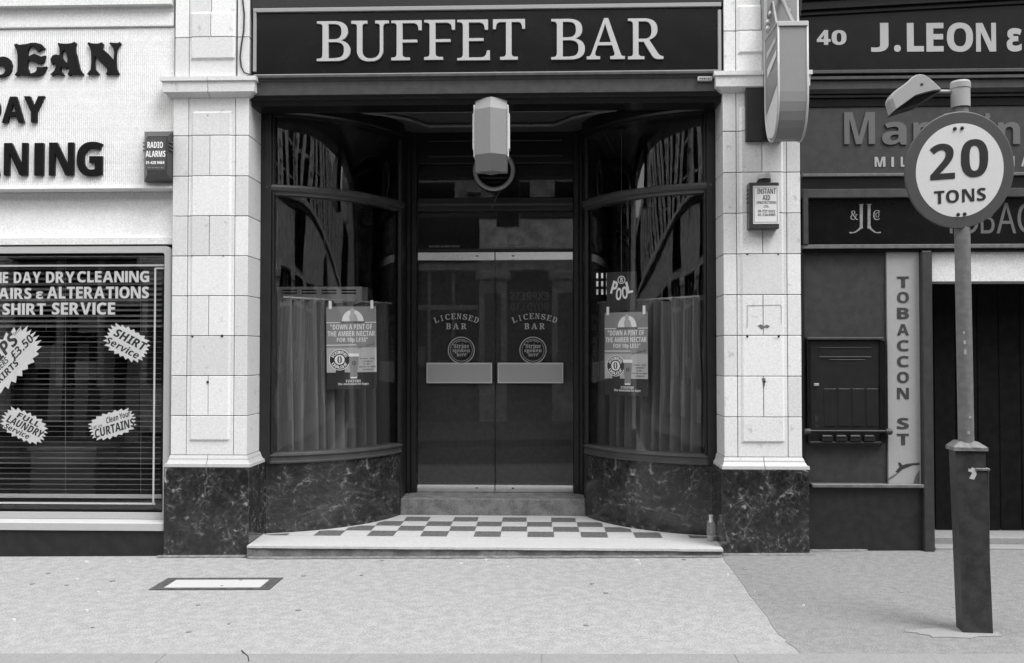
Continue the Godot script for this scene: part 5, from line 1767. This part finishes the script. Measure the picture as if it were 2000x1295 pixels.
	for i in 14:
		var gx := rng.randf_range(-3.5, 2.6)
		var gz := rng.randf_range(0.12, 0.4) if i % 2 == 0 else rng.randf_range(0.2, 2.2)
		var q := PackedVector2Array()
		var ww := rng.randf_range(0.006, 0.02)
		for k in 5: q.append(Vector2(gx + cos(TAU * k / 5.0) * ww * rng.randf_range(0.4, 1.4), gz + sin(TAU * k / 5.0) * ww * rng.randf_range(0.3, 1.0)))
		m.slab(q, 0.0, rng.randf_range(0.006, 0.012), RISE)
	tag(part("litter", m, "sheet_white", self), "tiny white paper scraps scattered on the pavement", "litter", "", "stuff")
	# a twig lying on the pavement and small litter
	m = MB.new()
	var t0 := G(472, 1272)
	m.tube([t0 + Vector3(0, 0.004, 0), t0 + Vector3(0.03, 0.006, 0.05), t0 + Vector3(0.06, 0.004, 0.09), t0 + Vector3(0.09, 0.005, 0.17)], 0.003, 6)
	tag(part("twig", m, "iron", self), "thin dark twig lying on the pale pavement", "twig")

func wall_cable() -> void:
	var m := MB.new()
	var pts := []
	for p in [[473, -60], [474, 0], [477, 28], [476, 60], [471, 90], [469, 112], [471, 130], [477, 142], [490, 146]]: pts.append(P(p[0], p[1], -0.008))
	m.tube(pts, 0.006, 6)
	tag(part("wall_cable", m, "iron", self), "thin black cable hanging down the upper tiled pilaster", "cable")

# ---------------------------------------------------------------- across the street (mirrored in the glass)
func opposite_building() -> void:
	var z := 10.45
	var b := thing("opposite_building", "pale stone building with tall piers across the street, mirrored in the glass", "building", Vector3(0, 0, z))
	bar("wall", "stone", b, -46, 46, 4.0, 8.3, z + 0.5, z + 1.5, 0.0)
	bar("window_band", "far_glass", b, -46, 46, 0.2, 8.0, z + 0.45, z + 0.5, 0.0)
	bar("fascia", "stone", b, -46, 46, 3.3, 4.45, z - 0.05, z + 0.2, 0.02)
	for e in [[-9.6, -7.2], [-3.2, -1.45], [4.4, 6.6]]: bar("fascia_panel", "far_glass", b, e[0], e[1], 3.5, 4.44, z - 0.09, z - 0.051, 0.0)
	bar("cornice", "stone", b, -46, 46, 4.6, 4.75, z - 0.22, z + 0.2, 0.03)
	bar("cornice", "stone_dark", b, -46, 46, 4.451, 4.6, z - 0.12, z + 0.2, 0.03)
	bar("parapet", "stone", b, -46, 46, 7.6, 8.3, z - 0.1, z + 0.4, 0.02)
	bar("plinth", "stone_dark", b, -46, 46, -0.1, 0.45, z - 0.04, z + 0.3, 0.02)
	var x := -31.7
	var i := 0
	while x < 32.0:
		var w := 0.95 if i % 2 == 0 else 0.55
		var p := bar("upper_pier", "stone", b, x, x + w, 4.76, 7.6, z - 0.06, z + 0.2, 0.02)
		if i % 2 == 0:
			for k in 7: bar("pier_tie", "stone_dark", p, x + 0.3 * w, x + 0.62 * w, 4.95 + 0.38 * k, 5.02 + 0.38 * k, z - 0.12, z - 0.061, 0.01)
		for k in 3: bar("glazing_bar", "stone", b, x + w + 0.02, x + 1.65 - 0.02, 5.3 + 0.8 * k, 5.36 + 0.8 * k, z + 0.3, z + 0.36, 0.005)
		x += 1.65
		i += 1
	for e in [[-14.5, -13.8], [-11.2, -10.2], [-7.6, -6.6], [-4.2, -3.2], [-1.45, -0.85], [0.14, 1.4], [3.4, 4.2], [6.8, 7.6], [10.4, 11.4], [13.6, 14.4]]:
		var p := bar("pier", "stone", b, e[0], e[1], 0.0, 3.3, z - 0.08, z + 0.25, 0.02)
		bar("pier_capital", "stone", p, e[0] - 0.08, e[1] + 0.08, 3.1, 3.28, z - 0.14, z + 0.2, 0.02)
		bar("pier_panel", "stone_dark", p, e[0] + 0.12, e[1] - 0.12, 0.9, 2.8, z - 0.095, z - 0.079, 0.005)
	for e in [[-10.1, -7.7], [-6.5, -4.3], [-3.1, -1.5], [1.5, 3.3], [4.3, 6.7], [7.7, 10.3]]:
		var w: float = e[1] - e[0]
		bar("shop_rail", "stone", b, e[0], e[1], 2.45, 2.56, z + 0.1, z + 0.3, 0.01)
		bar("shop_stall", "stone_dark", b, e[0], e[1], 0.45, 0.85, z + 0.05, z + 0.3, 0.01)
		for k in 2: bar("shop_mullion", "stone", b, e[0] + w * (k + 1) / 3.0 - 0.03, e[0] + w * (k + 1) / 3.0 + 0.03, 0.85, 3.3, z + 0.1, z + 0.28, 0.01)
		bar("window_card", "letter_white", b, e[0] + w * 0.1, e[0] + w * 0.26, 1.2, 1.65, z + 0.33, z + 0.35, 0.0)
		bar("window_card", "poster_light", b, e[0] + w * 0.42, e[0] + w * 0.6, 1.0, 1.35, z + 0.33, z + 0.35, 0.0)
	for xx in [-5.0, 4.6]:
		var m := MB.new()
		m.tube([Vector3(xx, 4.3, z - 0.1), Vector3(xx, 4.45, z - 0.35), Vector3(xx + 0.05, 4.8, z - 0.4), Vector3(xx + 0.05, 7.6, z - 0.2)], 0.07, 8)
		part("drain_pipe", m, "stone_dark", b)
	letters("lettering", "EXPRESS", sansb, "letter_white", b, Vector3(-0.36, 2.76, z + 0.18), 0.84, 0.18, 0.02, 0, 0, false, true)
	letters("lettering", "BOYD LTD", sansb, "letter_white", b, Vector3(-0.36, 2.52, z + 0.18), 0.84, 0.18, 0.02, 0, 0, false, true)
	bar("door_frame", "stone_dark", b, -0.85, 0.14, 2.05, 2.15, z + 0.05, z + 0.2, 0.01)

func neighbours() -> void:
	for s in [-1, 1]:
		var x0: float = -6.62 if s < 0 else 6.42
		var b := thing("terrace_building", "plain dark terrace with tall windows carrying on past the dry cleaner" if s < 0 else "plain dark terrace with tall windows carrying on past the tobacconist", "building", Vector3(x0 + s * 16.0, 0, -0.6))
		bar("wall", "stone_dark", b, x0, x0 + s * 39.0, -0.5, 9.0, -1.6, -0.3, 0.0)
		for k in 12:
			var x: float = x0 + s * (1.0 + 3.0 * k)
			for e in [[0.6, 2.9], [4.4, 7.2]]:
				var w := bar("window", "far_glass", b, x, x + s * 1.9, e[0], e[1], -0.32, -0.27, 0.0)
				bar("sill", "stone", w, x - s * 0.1, x + s * 2.0, e[0] - 0.12, e[0] - 0.001, -0.3, -0.16, 0.01)
				bar("mullion", "stone_dark", w, x + s * 0.9, x + s * 1.0, e[0], e[1], -0.3, -0.24, 0.01)
	for s in [-1, 1]:
		var e := thing("end_building", "tall dark building closing the street past the dry cleaner" if s < 0 else "tall dark building closing the street past the tobacconist", "building", Vector3(s * 45.0, 0, 5))
		bar("wall", "stone_dark", e, s * 44.0, s * 45.9, -0.8, 9.0, -1.0, 12.0, 0.0)
		for k in 5: bar("window", "far_glass", e, s * 43.95, s * 44.05, 1.0, 3.0, 0.4 + 2.2 * k, 1.6 + 2.2 * k, 0.0)

# ---------------------------------------------------------------- the scene
func _ready() -> void:
	rng.seed = 3
	cam_basis = Basis.from_euler(Vector3(PITCH, YAW, 0))
	var cam := Camera3D.new()
	cam.name = "camera"
	cam.fov = rad_to_deg(2.0 * atan(647.5 / F))
	cam.position = EYE
	cam.rotation = Vector3(PITCH, YAW, 0)
	cam.near = 0.05
	cam.far = 200.0
	cam.current = true
	add_child(cam)
	var env := Environment.new()
	env.background_mode = Environment.BG_SKY
	var sk := ProceduralSkyMaterial.new()
	sk.sky_top_color = Color(0.98, 0.98, 0.98)
	sk.sky_horizon_color = Color(0.66, 0.66, 0.66)
	sk.sky_curve = 0.3
	sk.ground_bottom_color = Color(0.25, 0.25, 0.25)
	sk.ground_horizon_color = Color(0.45, 0.45, 0.45)
	sk.energy_multiplier = 1.0
	var sky := Sky.new()
	sky.sky_material = sk
	env.sky = sky
	env.tonemap_mode = Environment.TONE_MAPPER_LINEAR
	env.tonemap_exposure = 3.1
	env.sdfgi_enabled = true
	env.ssao_enabled = true
	env.ssil_enabled = true
	var we := WorldEnvironment.new()
	we.name = "world"
	we.environment = env
	add_child(we)
	var sun := DirectionalLight3D.new()
	sun.name = "sun"
	sun.light_energy = 0.4
	sun.light_color = Color(1, 1, 1)
	sun.light_angular_distance = 30.0
	sun.shadow_enabled = true
	sun.look_at_from_position(Vector3(6.0, 12, 5.5), Vector3.ZERO)
	add_child(sun)

	var f := func(names: Array, weight: int, bold: float) -> Font:
		var s := SystemFont.new()
		s.font_names = PackedStringArray(names)
		s.font_weight = weight
		if bold == 0.0: return s
		var v := FontVariation.new()
		v.base_font = s
		v.variation_embolden = bold
		return v
	sans = f.call(["Droid Sans"], 400, 0.0)
	sansb = f.call(["Droid Sans"], 700, 0.0)
	serif = f.call(["Droid Serif"], 400, 0.0)
	serifb = f.call(["Droid Serif"], 700, 0.0)
	black = f.call(["Droid Sans"], 700, 0.35)
	make_materials()
	mk("gum", 0.21, 0.9)
	mk("fillet", 0.22, 0.95, mats.mortar.albedo_texture, 2.0)
	mk("blind_slat", 0.085, 0.6)
	mk("iron_frame", 0.085, 0.8, mats.mortar.albedo_texture, 3.0)
	mk("cover_fill", 0.50, 0.95, mats.concrete.albedo_texture, 2.0)

	pavement()
	bar_building()
	cleaner_shop()
	tobacconist_shop()
	opposite_building()
	neighbours()
	bar_sign()
	cleaner_sign()
	tobacconist_signs()
	sign_post()
	projecting_sign()
	alarm_boxes()
	hanging_lantern()
	extractor_fan()
	vending_machine()
	cleaner_window_things()
	curtain("curtain", "pleated dark curtain on a rod in the curved window nearest the dry cleaner", Vector2(-2.12, -0.62), Vector2(-1.40, -1.58), 0.661, 1.94, 10, 4)
	curtain("curtain", "pleated dark curtain on a rod in the curved window nearest the tobacconist", Vector2(1.22, -0.62), Vector2(0.47, -1.58), 0.661, 1.94, 10, 6)
	var pl := P(686.5, 679, -0.92)
	poster("beer poster facing the street in the curved window nearest the dry cleaner", pl, 97.0 * 7.87 / F, 162.0 * 7.87 / F, 0.10, deg_to_rad(0.8))
	var pr := P(1222.5, 691, -0.93)
	poster("beer poster turned towards the doors in the curved window nearest the tobacconist", pr, 97.0 * 7.87 / F, 162.0 * 7.87 / F, -0.62, 0.0)
	window_oddments()
	milk_bottle()
	wall_cable()

func window_oddments() -> void:
	var z := -1.62
	var b := thing("heater_cabinet", "pale metal cabinet with dark vent slots standing behind the curtain", "heater", P(630, 880, z))
	rect("case", "heater", b, 540, 560, 706, 890, z, 0.3, 0.006)
	rect("side", "silver_dull", b, 706.5, 561, 718, 890, z - 0.02, 0.26, 0.004)
	for i in 4:
		for j in 2:
			rect("vent_slot", "slot", b, 551 + 38.5 * i, 565.5 + 5.5 * j, 580 + 38.5 * i, 568.8 + 5.5 * j, z + 0.001, 0.004, 0.0)
	# hanging eight-ball sign
	var z2 := -1.0
	var c := P(1214, 566, z2)
	b = thing("pool_sign", "black card with a white eight ball and fanned pool lettering in the window", "sign", c)
	b.rotation.y = -0.35
	var m := MB.new()
	m.box(-0.13, 0.13, -0.17, 0.15, -0.004, 0.0)
	part("card", m, "ink", b, true)
	m = MB.new()
	m.torus(Vector3(0, 0.083, 0.002), 0.03, 0.004, 32, 6)
	part("ball", m, "poster_white", b, true)
	letters("numeral", "8", sansb, "poster_white", b, Vector3(0, 0.083, 0.002), 0.024, 0.038, 0.002, 0, 0, true)
	var w := [["P", -0.062, 0.02, -0.45, 0.11], ["O", -0.024, -0.035, -0.15, 0.105], ["O", 0.028, -0.025, 0.15, 0.105], ["L", 0.066, 0.02, 0.4, 0.10]]
	for e in w: letters("letter", e[0], black, "poster_white", b, Vector3(e[1], e[2], 0.002), 0.048, e[4], 0.002, e[3] * 0.6, 0, true)
	m = MB.new()
	m.tube([Vector3(0, 0.15, -0.002), Vector3(0, 3.505 - c.y, -0.002)], 0.002, 5)
	part("string", m, "ink_grey", b, true)
